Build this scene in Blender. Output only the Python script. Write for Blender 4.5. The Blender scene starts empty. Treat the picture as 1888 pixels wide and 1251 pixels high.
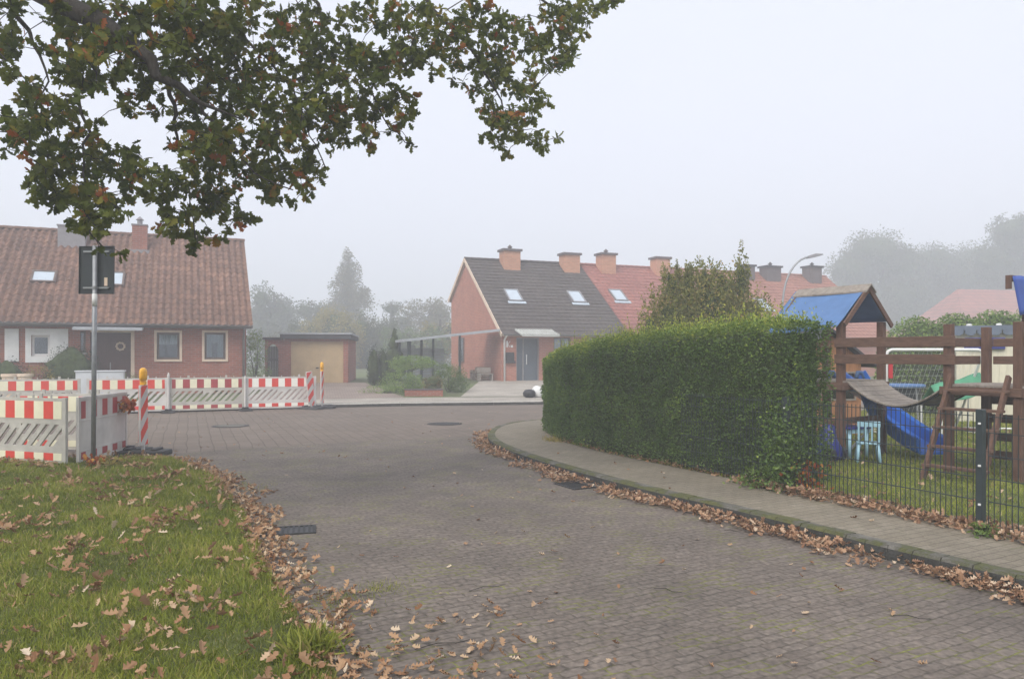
import bpy, math, random
import numpy as np
from mathutils import Vector, Matrix
random.seed(7); RNG = np.random.default_rng(11)
R = math.radians
scene = bpy.context.scene
col = scene.collection
F = 1400.0; CX = 944.0; HY = 655.0; CH = 1.65   # measured focal length, centre, horizon row and eye height of the photograph

# ------------------------------------------------------------------ camera, sky, sun, exposure
cam_d = bpy.data.cameras.new('camera'); cam = bpy.data.objects.new('camera', cam_d); col.objects.link(cam)
cam.location = (0, 0, CH); cam.rotation_euler = (R(90), 0, 0)
cam_d.sensor_width = 36; cam_d.lens = 36 * F / 1888; cam_d.shift_y = 29.5 / 1888
cam_d.clip_start = .05; cam_d.clip_end = 3000
scene.camera = cam
SUN_EL, SUN_AZ = R(48), R(205)
w = bpy.data.worlds.new('World'); scene.world = w; w.use_nodes = True
nt = w.node_tree; bg = nt.nodes['Background']
sky = nt.nodes.new('ShaderNodeTexSky'); sky.sky_type = 'NISHITA'; sky.sun_disc = False
sky.sun_elevation = SUN_EL; sky.sun_rotation = SUN_AZ; sky.dust_density = 8; sky.air_density = 1.0; sky.ozone_density = 1
hs = nt.nodes.new('ShaderNodeHueSaturation'); hs.inputs['Saturation'].default_value = .16
nt.links.new(sky.outputs[0], hs.inputs['Color'])
mxw = nt.nodes.new('ShaderNodeMixRGB'); mxw.inputs[0].default_value = .62      # overcast veil over the clear sky
mxw.inputs[2].default_value = (7.9, 8.3, 9.6, 1)
nt.links.new(hs.outputs[0], mxw.inputs[1]); nt.links.new(mxw.outputs[0], bg.inputs[0])
bg.inputs[1].default_value = .132
sd = bpy.data.lights.new('sun', 'SUN'); sd.energy = 1.9; sd.angle = R(30); sd.color = (1, .94, .84)
so = bpy.data.objects.new('sun', sd); col.objects.link(so)
d = Vector((math.sin(SUN_AZ) * math.cos(SUN_EL), math.cos(SUN_AZ) * math.cos(SUN_EL), math.sin(SUN_EL)))
so.rotation_euler = d.to_track_quat('Z', 'Y').to_euler()
vs = scene.view_settings; vs.view_transform = 'Standard'; vs.look = 'None'; vs.gamma = 1; vs.exposure = .27
scene.cycles.volume_bounces = 2; scene.cycles.max_bounces = 7; scene.cycles.transparent_max_bounces = 12
scene.cycles.volume_max_steps = 64

# ------------------------------------------------------------------ helpers
def tag(o, label=None, cat=None, group=None, kind=None):
    if label: o['label'] = label
    if cat: o['category'] = cat
    if group: o['group'] = group
    if kind: o['kind'] = kind
    return o
def empty(name, loc, rz=0, label=None, cat=None, group=None):
    o = bpy.data.objects.new(name, None); o.empty_display_size = .2; col.objects.link(o)
    o.location = loc; o.rotation_euler = (0, 0, rz)
    return tag(o, label, cat, group)
def copy_tree(o, parent=None):
    c = o.copy(); col.objects.link(c)
    if parent: c.parent = parent
    for ch in list(o.children): copy_tree(ch, c)
    return c
class MB:
    def __init__(s): s.v = []; s.f = []; s.m = []; s.mi = 0
    def add(s, vs_, fs):
        b = len(s.v); s.v += [tuple(p) for p in vs_]; s.f += [tuple(b + i for i in f) for f in fs]; s.m += [s.mi] * len(fs); return s
    def box(s, x0, x1, y0, y1, z0, z1):
        P = [(x0,y0,z0),(x1,y0,z0),(x1,y1,z0),(x0,y1,z0),(x0,y0,z1),(x1,y0,z1),(x1,y1,z1),(x0,y1,z1)]
        return s.add(P, [(0,3,2,1),(4,5,6,7),(0,1,5,4),(1,2,6,5),(2,3,7,6),(3,0,4,7)])
    def beam(s, p, q, w_, h_, up=(0,0,1)):
        p = Vector(p); q = Vector(q); d_ = (q - p).normalized(); u = Vector(up)
        sd_ = d_.cross(u)
        if sd_.length < 1e-4: sd_ = d_.cross(Vector((1,0,0)))
        sd_.normalize(); u = sd_.cross(d_).normalized(); sd_ *= w_ / 2; u *= h_ / 2
        P = [p-sd_-u, p+sd_-u, p+sd_+u, p-sd_+u, q-sd_-u, q+sd_-u, q+sd_+u, q-sd_+u]
        return s.add(P, [(0,1,2,3),(7,6,5,4),(0,4,5,1),(1,5,6,2),(2,6,7,3),(3,7,4,0)])
    def tube(s, pts, r, n=8, cap=True):
        pts = [Vector(p) for p in pts]; rs = r if isinstance(r, (list, tuple)) else [r] * len(pts)
        ref = None; V = []; Fc = []
        for i, p in enumerate(pts):
            a = pts[max(i-1, 0)]; b = pts[min(i+1, len(pts)-1)]; d_ = (b - a).normalized()
            if ref is None: ref = d_.orthogonal().normalized()
            ref = (ref - d_ * ref.dot(d_)); ref = ref.normalized() if ref.length > 1e-5 else d_.orthogonal().normalized()
            bi = d_.cross(ref)
            for k in range(n):
                t = 2 * math.pi * k / n; V.append(p + (ref * math.cos(t) + bi * math.sin(t)) * rs[i])
        for i in range(len(pts) - 1):
            for k in range(n): Fc.append((i*n+k, i*n+(k+1)%n, (i+1)*n+(k+1)%n, (i+1)*n+k))
        if cap: Fc += [tuple(range(n))[::-1], tuple((len(pts)-1)*n + k for k in range(n))]
        return s.add(V, Fc)
    def lathe(s, c, prof, n=24):   # prof: list of (radius, z)
        V = []; Fc = []
        for (r_, z_) in prof:
            for k in range(n):
                t = 2*math.pi*k/n; V.append((c[0]+r_*math.cos(t), c[1]+r_*math.sin(t), c[2]+z_))
        for i in range(len(prof)-1):
            for k in range(n): Fc.append((i*n+k, i*n+(k+1)%n, (i+1)*n+(k+1)%n, (i+1)*n+k))
        Fc += [tuple(range(n))[::-1], tuple((len(prof)-1)*n+k for k in range(n))]
        return s.add(V, Fc)
    def prism(s, poly, z0, z1):    # poly in xy
        n = len(poly); P = [(x, y, z0) for x, y in poly] + [(x, y, z1) for x, y in poly]
        return s.add(P, [tuple(range(n))[::-1], tuple(range(n, 2*n))] + [(i, (i+1)%n, n+(i+1)%n, n+i) for i in range(n)])
    def prism_yz(s, poly, x0, x1):
        n = len(poly); P = [(x0, y, z) for y, z in poly] + [(x1, y, z) for y, z in poly]
        return s.add(P, [tuple(range(n))[::-1], tuple(range(n, 2*n))] + [(i, (i+1)%n, n+(i+1)%n, n+i) for i in range(n)])
    def prism_xz(s, poly, y0, y1):
        n = len(poly); P = [(x, y0, z) for x, z in poly] + [(x, y1, z) for x, z in poly]
        return s.add(P, [tuple(range(n)), tuple(range(n, 2*n))[::-1]] + [((i+1)%n, i, n+i, n+(i+1)%n) for i in range(n)])
    def build(s, name, mat, parent=None, smooth=False, bevel=0, loc=None):
        me = bpy.data.meshes.new(name); me.from_pydata(s.v, [], s.f); 
        for m in (mat if isinstance(mat, (list, tuple)) else [mat]): me.materials.append(m)
        if any(s.m): me.polygons.foreach_set('material_index', s.m)
        if smooth: me.polygons.foreach_set('use_smooth', [True] * len(me.polygons))
        me.update(); o = bpy.data.objects.new(name, me); col.objects.link(o)
        if parent: o.parent = parent
        if loc: o.location = loc
        if bevel:
            b = o.modifiers.new('bevel', 'BEVEL'); b.width = bevel; b.segments = 2; b.limit_method = 'ANGLE'
        return o
def poly_sheet(name, pts, z, mat, parent=None):
    return MB().add([(x, y, z) for x, y in pts], [tuple(range(len(pts)))]).build(name, mat, parent)
def interp(pl, x):
    for (x0, y0), (x1, y1) in zip(pl, pl[1:]):
        if x <= x1: return y0 + (y1-y0) * (x-x0) / (x1-x0)
    return pl[-1][1]
def gp(px, py, z=0.0):             # photograph pixel -> point on the level z (measuring only)
    Y = (CH - z) * F / (py - HY); return ((px - CX) / F * Y, Y)

# ---- materials
MATS = {}
def nodes_of(name):
    m = bpy.data.materials.new(name); m.use_nodes = True; n = m.node_tree; MATS[name] = m
    return m, n, n.nodes['Principled BSDF']
def N(n, t, **kw):
    x = n.nodes.new(t)
    for k, v in kw.items(): setattr(x, k, v)
    return x
def ramp(n, stops):
    r_ = N(n, 'ShaderNodeValToRGB'); e = r_.color_ramp.elements
    while len(e) < len(stops): e.new(.5)
    for i, (p, c) in enumerate(stops): e[i].position = p; e[i].color = (*c, 1)
    return r_
def basic(name, c, rough=.7, var=.25, scale=6, bump=.15, bscale=None, metallic=0, c2=None, detail=6, stretch=None, spec=.4):
    m, n, p = nodes_of(name)
    tc = N(n, 'ShaderNodeTexCoord'); mp = N(n, 'ShaderNodeMapping'); n.links.new(tc.outputs['Object'], mp.inputs[0])
    if stretch: mp.inputs['Scale'].default_value = stretch
    nz = N(n, 'ShaderNodeTexNoise'); nz.inputs['Scale'].default_value = scale; nz.inputs['Detail'].default_value = detail; nz.inputs['Roughness'].default_value = .62
    n.links.new(mp.outputs[0], nz.inputs['Vector'])
    a = tuple(x * (1-var) for x in c); b = c2 or tuple(min(1, x * (1+var)) for x in c)
    r_ = ramp(n, [(.3, a), (.7, b)]); n.links.new(nz.outputs['Fac'], r_.inputs[0]); n.links.new(r_.outputs[0], p.inputs['Base Color'])
    p.inputs['Roughness'].default_value = rough; p.inputs['Metallic'].default_value = metallic; p.inputs['Specular IOR Level'].default_value = spec
    if bump:
        nb = N(n, 'ShaderNodeTexNoise'); nb.inputs['Scale'].default_value = bscale or scale * 6; nb.inputs['Detail'].default_value = 5
        n.links.new(mp.outputs[0], nb.inputs['Vector'])
        bp = N(n, 'ShaderNodeBump'); bp.inputs['Strength'].default_value = bump; bp.inputs['Distance'].default_value = .02
        n.links.new(nb.outputs['Fac'], bp.inputs['Height']); n.links.new(bp.outputs[0], p.inputs['Normal'])
    return m
def brickmat(name, c1, c2, mortar, bw=.24, bh=.083, ms=.012, vert=True, rot=0, bump=.5, moss=None, rough=.85, dirt=.3, bias=0, offset=.5, grain=0):
    m, n, p = nodes_of(name)
    tc = N(n, 'ShaderNodeTexCoord'); sp = N(n, 'ShaderNodeSeparateXYZ'); n.links.new(tc.outputs['Object'], sp.inputs[0])
    if vert:
        ad = N(n, 'ShaderNodeMath', operation='ADD'); n.links.new(sp.outputs[0], ad.inputs[0]); n.links.new(sp.outputs[1], ad.inputs[1])
        cb = N(n, 'ShaderNodeCombineXYZ'); n.links.new(ad.outputs[0], cb.inputs[0]); n.links.new(sp.outputs[2], cb.inputs[1]); vec = cb.outputs[0]
    else:
        mp = N(n, 'ShaderNodeMapping'); mp.inputs['Rotation'].default_value = (0, 0, -rot); n.links.new(tc.outputs['Object'], mp.inputs[0])
        wn = N(n, 'ShaderNodeTexNoise'); wn.inputs['Scale'].default_value = .9; wn.inputs['Detail'].default_value = 3; n.links.new(tc.outputs['Object'], wn.inputs['Vector'])
        vm = N(n, 'ShaderNodeVectorMath', operation='MULTIPLY_ADD'); vm.inputs[1].default_value = (.09, .09, 0)
        n.links.new(wn.outputs['Color'], vm.inputs[0]); n.links.new(mp.outputs[0], vm.inputs[2]); vec = vm.outputs[0]
        if grain:
            wn2 = N(n, 'ShaderNodeTexNoise'); wn2.inputs['Scale'].default_value = 14; wn2.inputs['Detail'].default_value = 3; n.links.new(tc.outputs['Object'], wn2.inputs['Vector'])
            vm2 = N(n, 'ShaderNodeVectorMath', operation='MULTIPLY_ADD'); vm2.inputs[1].default_value = (.035, .035, 0); n.links.new(wn2.outputs['Color'], vm2.inputs[0]); n.links.new(vec, vm2.inputs[2]); vec = vm2.outputs[0]
    bt = N(n, 'ShaderNodeTexBrick'); n.links.new(vec, bt.inputs['Vector']); bt.offset = offset
    bt.inputs['Scale'].default_value = 1; bt.inputs['Brick Width'].default_value = bw; bt.inputs['Row Height'].default_value = bh
    bt.inputs['Mortar Size'].default_value = ms; bt.inputs['Mortar Smooth'].default_value = .3; bt.inputs['Bias'].default_value = bias
    bt.inputs['Color1'].default_value = (*c1, 1); bt.inputs['Color2'].default_value = (*c2, 1); bt.inputs['Mortar'].default_value = (*mortar, 1)
    out = bt.outputs['Color']
    if moss:
        mn = N(n, 'ShaderNodeTexNoise'); mn.inputs['Scale'].default_value = moss[1]; mn.inputs['Detail'].default_value = 8; n.links.new(tc.outputs['Object'], mn.inputs['Vector'])
        mr = ramp(n, [(moss[2], (0,0,0)), (moss[2]+.08, (1,1,1))]); n.links.new(mn.outputs['Fac'], mr.inputs[0])
        ml = N(n, 'ShaderNodeMath', operation='MULTIPLY'); n.links.new(mr.outputs[0], ml.inputs[0]); n.links.new(bt.outputs['Fac'], ml.inputs[1])
        mc = N(n, 'ShaderNodeMixRGB'); mc.inputs[2].default_value = (*moss[0], 1); n.links.new(ml.outputs[0], mc.inputs[0]); n.links.new(out, mc.inputs[1]); out = mc.outputs[0]
    dn = N(n, 'ShaderNodeTexNoise'); dn.inputs['Scale'].default_value = .7 if not vert else 1.2; dn.inputs['Detail'].default_value = 9; dn.inputs['Roughness'].default_value = .7
    n.links.new(tc.outputs['Object'], dn.inputs['Vector'])
    dr = ramp(n, [(.3, (1-dirt,)*3), (.7, (1+dirt*.3,)*3)]); n.links.new(dn.outputs['Fac'], dr.inputs[0])
    mu = N(n, 'ShaderNodeMixRGB', blend_type='MULTIPLY'); mu.inputs[0].default_value = 1; n.links.new(out, mu.inputs[1]); n.links.new(dr.outputs[0], mu.inputs[2])
    fn = N(n, 'ShaderNodeTexNoise'); fn.inputs['Scale'].default_value = 55; fn.inputs['Detail'].default_value = 6; n.links.new(tc.outputs['Object'], fn.inputs['Vector'])
    fn.inputs['Scale'].default_value = 26 if grain else 55
    fr = ramp(n, [(.3, ((.5,)*3 if grain else (.72,)*3)), (.7, ((1.5,)*3 if grain else (1.25,)*3))]); n.links.new(fn.outputs['Fac'], fr.inputs[0])
    mu2 = N(n, 'ShaderNodeMixRGB', blend_type='MULTIPLY'); mu2.inputs[0].default_value = .8; n.links.new(mu.outputs[0], mu2.inputs[1]); n.links.new(fr.outputs[0], mu2.inputs[2])
    n.links.new(mu2.outputs[0], p.inputs['Base Color']); p.inputs['Roughness'].default_value = rough
    hm = N(n, 'ShaderNodeMath', operation='MULTIPLY_ADD'); hm.inputs[1].default_value = -1; n.links.new(bt.outputs['Fac'], hm.inputs[0]); 
    hf = N(n, 'ShaderNodeMath', operation='MULTIPLY'); hf.inputs[1].default_value = .35; n.links.new(fn.outputs['Fac'], hf.inputs[0]); n.links.new(hf.outputs[0], hm.inputs[2])
    bp = N(n, 'ShaderNodeBump'); bp.inputs['Strength'].default_value = bump; bp.inputs['Distance'].default_value = .008
    n.links.new(hm.outputs[0], bp.inputs['Height']); n.links.new(bp.outputs[0], p.inputs['Normal'])
    return m
def attrmat(name, stops, rough=.6, transl=0, noise=0, nscale=40):
    m, n, p = nodes_of(name)
    at = N(n, 'ShaderNodeAttribute', attribute_name='rnd'); r_ = ramp(n, stops); n.links.new(at.outputs['Fac'], r_.inputs[0]); c = r_.outputs[0]
    if noise:
        tc = N(n, 'ShaderNodeTexCoord'); nz = N(n, 'ShaderNodeTexNoise'); nz.inputs['Scale'].default_value = nscale; nz.inputs['Detail'].default_value = 5; n.links.new(tc.outputs['Object'], nz.inputs['Vector'])
        rr = ramp(n, [(.3, (1-noise,)*3), (.7, (1+noise,)*3)]); n.links.new(nz.outputs['Fac'], rr.inputs[0])
        mu = N(n, 'ShaderNodeMixRGB', blend_type='MULTIPLY'); mu.inputs[0].default_value = 1; n.links.new(c, mu.inputs[1]); n.links.new(rr.outputs[0], mu.inputs[2]); c = mu.outputs[0]
    n.links.new(c, p.inputs['Base Color']); p.inputs['Roughness'].default_value = rough; p.inputs['Specular IOR Level'].default_value = .3
    if transl:
        tr = N(n, 'ShaderNodeBsdfTranslucent'); n.links.new(c, tr.inputs[0]); mx = N(n, 'ShaderNodeMixShader'); mx.inputs[0].default_value = transl
        n.links.new(p.outputs[0], mx.inputs[1]); n.links.new(tr.outputs[0], mx.inputs[2]); n.links.new(mx.outputs[0], n.nodes['Material Output'].inputs[0])
    return m
def glassmat(name):
    m, n, p = nodes_of(name); n.nodes.remove(p)
    g = N(n, 'ShaderNodeBsdfGlossy'); g.inputs['Roughness'].default_value = .04; g.inputs[0].default_value = (.8, .85, .9, 1)
    t = N(n, 'ShaderNodeBsdfTransparent'); t.inputs[0].default_value = (.75, .8, .8, 1)
    fr = N(n, 'ShaderNodeFresnel'); fr.inputs[0].default_value = 1.9
    mx = N(n, 'ShaderNodeMixShader'); n.links.new(fr.outputs[0], mx.inputs[0]); n.links.new(t.outputs[0], mx.inputs[1]); n.links.new(g.outputs[0], mx.inputs[2])
    n.links.new(mx.outputs[0], n.nodes['Material Output'].inputs[0]); return m

M = {}
M['road'] = brickmat('road_pavers', (.146,.118,.096), (.178,.147,.121), (.116,.095,.074), .16, .08, .007, vert=False, rot=R(30), bump=.8, moss=((.17,.17,.045), 2.3, .5), dirt=.38, grain=1)
M['street'] = brickmat('street_pavers', (.155,.122,.095), (.188,.15,.12), (.115,.09,.068), .22, .22, .012, vert=False, rot=R(23), bump=.5, dirt=.25, offset=0)
M['pave'] = brickmat('pavement_slabs', (.21,.18,.13), (.25,.215,.16), (.13,.108,.075), .2, .1, .006, vert=False, rot=R(28), bump=.4, moss=((.14,.15,.06), 1.6, .6), dirt=.3)
M['drive'] = brickmat('driveway_pavers', (.36,.32,.27), (.43,.39,.33), (.2,.18,.15), .3, .2, .01, vert=False, rot=R(20), bump=.3)
M['drive2'] = brickmat('brown_driveway_pavers', (.26,.2,.165), (.31,.245,.2), (.15,.12,.1), .2, .1, .01, vert=False, rot=R(14), bump=.3)
M['brick'] = brickmat('red_brick', (.28,.085,.055), (.37,.12,.078), (.30,.2,.16), dirt=.25)
M['brick2'] = brickmat('orange_red_brick', (.38,.125,.08), (.47,.17,.108), (.40,.24,.18), dirt=.18)
M['brick_or'] = brickmat('orange_chimney_brick', (.46,.19,.10), (.55,.245,.135), (.5,.33,.23), dirt=.15)
M['brick_dk'] = brickmat('dark_chimney_brick', (.08,.065,.065), (.12,.09,.09), (.15,.13,.13))
M['kerb'] = basic('kerb_concrete', (.12,.115,.10), .9, .35, 5, .5, 60)
def kerbmat():
    m, n, p = nodes_of('mossy_kerb')
    tc = N(n, 'ShaderNodeTexCoord'); nz = N(n, 'ShaderNodeTexNoise'); nz.inputs['Scale'].default_value = 3; nz.inputs['Detail'].default_value = 10; nz.inputs['Roughness'].default_value = .7
    n.links.new(tc.outputs['Object'], nz.inputs['Vector'])
    r_ = ramp(n, [(.36, (.17,.16,.14)), (.45, (.10,.095,.075)), (.52, (.075,.08,.03)), (.68, (.13,.125,.04))]); n.links.new(nz.outputs['Fac'], r_.inputs[0])
    n.links.new(r_.outputs[0], p.inputs['Base Color']); p.inputs['Roughness'].default_value = .95
    nb = N(n, 'ShaderNodeTexNoise'); nb.inputs['Scale'].default_value = 60; nb.inputs['Detail'].default_value = 6; n.links.new(tc.outputs['Object'], nb.inputs['Vector'])
    bp = N(n, 'ShaderNodeBump'); bp.inputs['Strength'].default_value = .7; bp.inputs['Distance'].default_value = .02; n.links.new(nb.outputs['Fac'], bp.inputs['Height']); n.links.new(bp.outputs[0], p.inputs['Normal'])
    return m
M['kerbmoss'] = kerbmat(); M['kerbface'] = basic('dark_kerb_side', (.055,.055,.05), .9, .35, 4, .5, 50)  # the kerb's road side gets a darker grey than its top
M['soil'] = basic('soil', (.09,.075,.045), .95, .4, 3, .6, 50, c2=(.10,.12,.04))
M['lawnsoil'] = basic('lawn_base', (.08,.11,.025), .95, .4, 2, .6, 50, c2=(.14,.15,.045))
M['farground'] = basic('meadow', (.08,.10,.04), .95, .3, .4, .2, 5)
M['garden'] = basic('garden_soil', (.15,.15,.08), .95, .45, .8, .4, 12, c2=(.13,.17,.06))
M['white'] = basic('white_plastic', (.56,.54,.51), .45, .22, 1.6, .05)
M['cream'] = basic('weathered_plastic', (.46,.44,.39), .55, .22, 3, .1)
M['red'] = basic('red_reflective', (.66,.06,.04), .4, .1, 5, .03)
M['darkred'] = basic('dull_red_foil', (.36,.05,.055), .45, .12, 5, .03)
M['reflwhite'] = basic('white_reflective', (.85,.84,.76), .35, .05, 5, .02)
M['reflcream'] = basic('cream_reflective', (.78,.75,.55), .4, .07, 4, .02)
M['rubber'] = basic('recycled_rubber', (.06,.06,.062), .9, .3, 8, .4)
M['yellow'] = basic('amber_lamp_plastic', (.85,.42,.02), .25, .12, 9, .03)
M['galv'] = basic('galvanised_steel', (.30,.31,.32), .5, .18, 9, .05, metallic=.55)
M['signback'] = basic('dark_sign_back', (.028,.035,.038), .5, .15, 4, .04)
M['alu'] = basic('bare_aluminium', (.3,.31,.31), .45, .15, 8, .04, metallic=.6)
M['wood'] = basic('stained_wood', (.125,.065,.042), .75, .35, 5, .5, 30, stretch=(6,6,1.2))
M['woodh'] = basic('stained_wood_board', (.135,.075,.05), .75, .35, 5, .5, 30, stretch=(1.5,1.5,9))
M['woodgrey'] = basic('weathered_deck_wood', (.27,.235,.20), .85, .25, 6, .5, 30, stretch=(2,2,2))
M['woodor'] = basic('orange_glazed_wood', (.36,.17,.075), .7, .3, 4, .4, 26, stretch=(7,7,1))
M['tarp'] = basic('blue_tarpaulin', (.085,.175,.36), .55, .15, 3, .2, 9)
M['tarpd'] = basic('navy_tarpaulin', (.07,.13,.55), .6, .15, 3, .2, 9)
M['tarpn'] = basic('deep_blue_tarpaulin', (.035,.085,.36), .55, .15, 3, .2, 9)
M['slide'] = basic('blue_slide_plastic', (.03,.15,.55), .3, .08, 3, .02)
M['babyblue'] = basic('pale_blue_plastic', (.33,.55,.66), .4, .08, 4, .02)
M['navy'] = basic('navy_plastic', (.02,.03,.2), .45, .1, 3, .03)
M['green'] = basic('green_tarpaulin', (.08,.3,.17), .6, .15, 4, .2)
M['fence'] = basic('anthracite_powder_coat', (.028,.04,.042), .45, .15, 8, .03)
M['trim_white'] = basic('white_window_trim', (.74,.74,.72), .5, .06, 3, .03)
M['trim_cream'] = basic('cream_window_surround', (.66,.52,.40), .7, .1, 4, .08)
M['trim_brown'] = basic('brown_window_frame', (.12,.085,.07), .5, .15, 4, .05)
M['door_brown'] = basic('dark_brown_door', (.075,.035,.03), .5, .2, 4, .1, stretch=(8,8,1))
M['door_grey'] = basic('slate_grey_door', (.075,.095,.115), .5, .1, 3, .04)
M['garage'] = basic('tan_garage_door', (.46,.34,.19), .6, .1, 2, .05)
M['garage_wood'] = basic('dark_timber_gate', (.05,.038,.034), .8, .25, 6, .3, stretch=(8,8,1))
M['lead'] = basic('lead_flashing', (.24,.23,.24), .6, .15, 4, .1, metallic=.2)
M['gutter'] = basic('zinc_gutter', (.22,.21,.21), .5, .15, 5, .05, metallic=.4)
M['curtain'] = basic('net_curtain', (.75,.76,.78), .9, .12, 14, .3, stretch=(6,6,.4))
M['roofedge'] = basic('grey_roof_edge', (.33,.35,.37), .6, .12, 4, .05)
M['bitumen'] = basic('dark_fascia', (.05,.05,.055), .8, .2, 4, .1)
M['shed'] = basic('cream_shed_boards', (.66,.62,.48), .7, .1, 3, .1, stretch=(8,8,1))
M['shedroof'] = basic('slate_blue_roof_edge', (.12,.15,.2), .7, .15, 5, .1)
M['bark'] = basic('bark', (.05,.043,.037), .95, .4, 12, .9, 40, stretch=(2,2,.5))
M['twig'] = basic('dark_twig_bark', (.035,.03,.027), .9, .3, 12, .3)
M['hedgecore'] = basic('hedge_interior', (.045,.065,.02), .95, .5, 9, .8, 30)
M['iron'] = basic('cast_iron', (.05,.05,.05), .7, .3, 20, .4, metallic=.5)
M['concrete'] = basic('pale_concrete', (.4,.38,.34), .9, .2, 8, .3)
M['glass'] = glassmat('window_glass')
M['skyglass'] = basic('roof_window_glass', (.45,.52,.58), .08, .05, 3, 0, spec=1)
M['interior'] = basic('dim_room_lining', (.035,.033,.03), .95, .1, 3, 0)  # near-black tone carries the darkness of the unlit rooms
M['black'] = basic('black_plastic', (.02,.02,.022), .5, .2, 4, .05)
M['boxwhite'] = basic('grey_white_cabinet', (.52,.54,.56), .6, .06, 3, .05)
M['redgrip'] = basic('red_grip_plastic', (.55,.03,.04), .35, .05, 3, 0)
M['deadwood'] = basic('cut_firewood', (.3,.21,.14), .9, .4, 12, .4)
M['canopy'] = basic('weathered_canopy_sheet', (.42,.43,.40), .6, .15, 3, .1)
M['roof_far'] = brickmat('distant_roof_tiles', (.34,.12,.095), (.44,.17,.13), (.2,.09,.07), .3, .3, .03)
M['tile_red'] = attrmat('clay_pantiles', [(0, (.115,.066,.048)), (.35, (.155,.088,.062)), (.7, (.20,.112,.078)), (1, (.30,.17,.115))], .8, noise=.25, nscale=8)
M['tile_dark'] = attrmat('dark_roof_tiles', [(0, (.058,.047,.041)), (.6, (.074,.06,.052)), (1, (.10,.08,.068))], .75, noise=.25, nscale=6)
M['tile_pink'] = attrmat('brick_red_tiles', [(0, (.24,.09,.072)), (.6, (.29,.11,.085)), (1, (.34,.14,.105))], .8, noise=.18, nscale=6)
M['tile_orange'] = attrmat('orange_red_tiles', [(0, (.26,.11,.075)), (.6, (.31,.135,.095)), (1, (.37,.17,.12))], .8, noise=.18, nscale=6)
M['oak'] = attrmat('oak_leaves', [(0, (.055,.08,.015)), (.45, (.115,.145,.022)), (.76, (.18,.20,.028)), (.87, (.26,.21,.025)), (.94, (.34,.16,.03)), (1, (.36,.11,.035))], .5, .5)
M['litter'] = attrmat('dead_oak_leaves', [(0, (.16,.075,.035)), (.35, (.31,.165,.085)), (.7, (.44,.28,.16)), (.93, (.56,.42,.28)), (1, (.66,.54,.40))], .8, .15)
M['litter2'] = attrmat('orange_brown_dead_leaves', [(0, (.17,.09,.055)), (.4, (.32,.18,.105)), (.8, (.45,.29,.18)), (1, (.58,.45,.32))], .8, .15)
M['grass'] = attrmat('grass_blades', [(0, (.10,.12,.015)), (.45, (.21,.25,.03)), (.75, (.31,.32,.05)), (1, (.42,.34,.14))], .6, .3)
M['grass2'] = attrmat('bright_lawn_blades', [(0, (.14,.17,.02)), (.5, (.26,.31,.045)), (.85, (.38,.39,.07)), (1, (.48,.40,.18))], .6, .35)
M['privet'] = attrmat('privet_leaves', [(0, (.045,.085,.022)), (.4, (.105,.175,.038)), (.62, (.165,.245,.045)), (.8, (.29,.36,.05)), (1, (.46,.46,.08))], .45, .25)
M['fol_dark'] = attrmat('dark_evergreen', [(0, (.015,.03,.014)), (.6, (.03,.05,.022)), (1, (.06,.08,.03))], .6, .15)
M['fol_mid'] = attrmat('mid_green_leaves', [(0, (.06,.10,.025)), (.6, (.12,.185,.04)), (1, (.2,.26,.06))], .6, .25)
M['fol_bright'] = attrmat('light_green_leaves', [(0, (.10,.17,.04)), (.6, (.20,.30,.07)), (1, (.34,.40,.10))], .6, .25)
M['fol_yellow'] = attrmat('yellowing_leaves', [(0, (.17,.16,.045)), (.6, (.30,.25,.06)), (1, (.45,.34,.08))], .6, .25)
M['fol_rust'] = attrmat('rusty_clipped_leaves', [(0, (.10,.075,.025)), (.5, (.2,.13,.04)), (1, (.3,.18,.06))], .6, .2)
M['fol_bush'] = attrmat('olive_bush_leaves', [(0, (.11,.13,.03)), (.5, (.21,.22,.05)), (.8, (.32,.27,.07)), (1, (.44,.28,.11))], .6, .25)
M['fol_red'] = attrmat('red_autumn_leaves', [(0, (.22,.04,.02)), (.6, (.4,.10,.03)), (1, (.55,.28,.05))], .6, .25)
M['fol_far'] = attrmat('far_tree_leaves', [(0, (.05,.065,.035)), (.6, (.10,.115,.055)), (1, (.16,.16,.07))], .7, .2)
M['fol_birch'] = attrmat('pale_thin_leaves', [(0, (.10,.10,.05)), (.6, (.17,.155,.07)), (1, (.26,.2,.09))], .7, .25)

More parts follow.
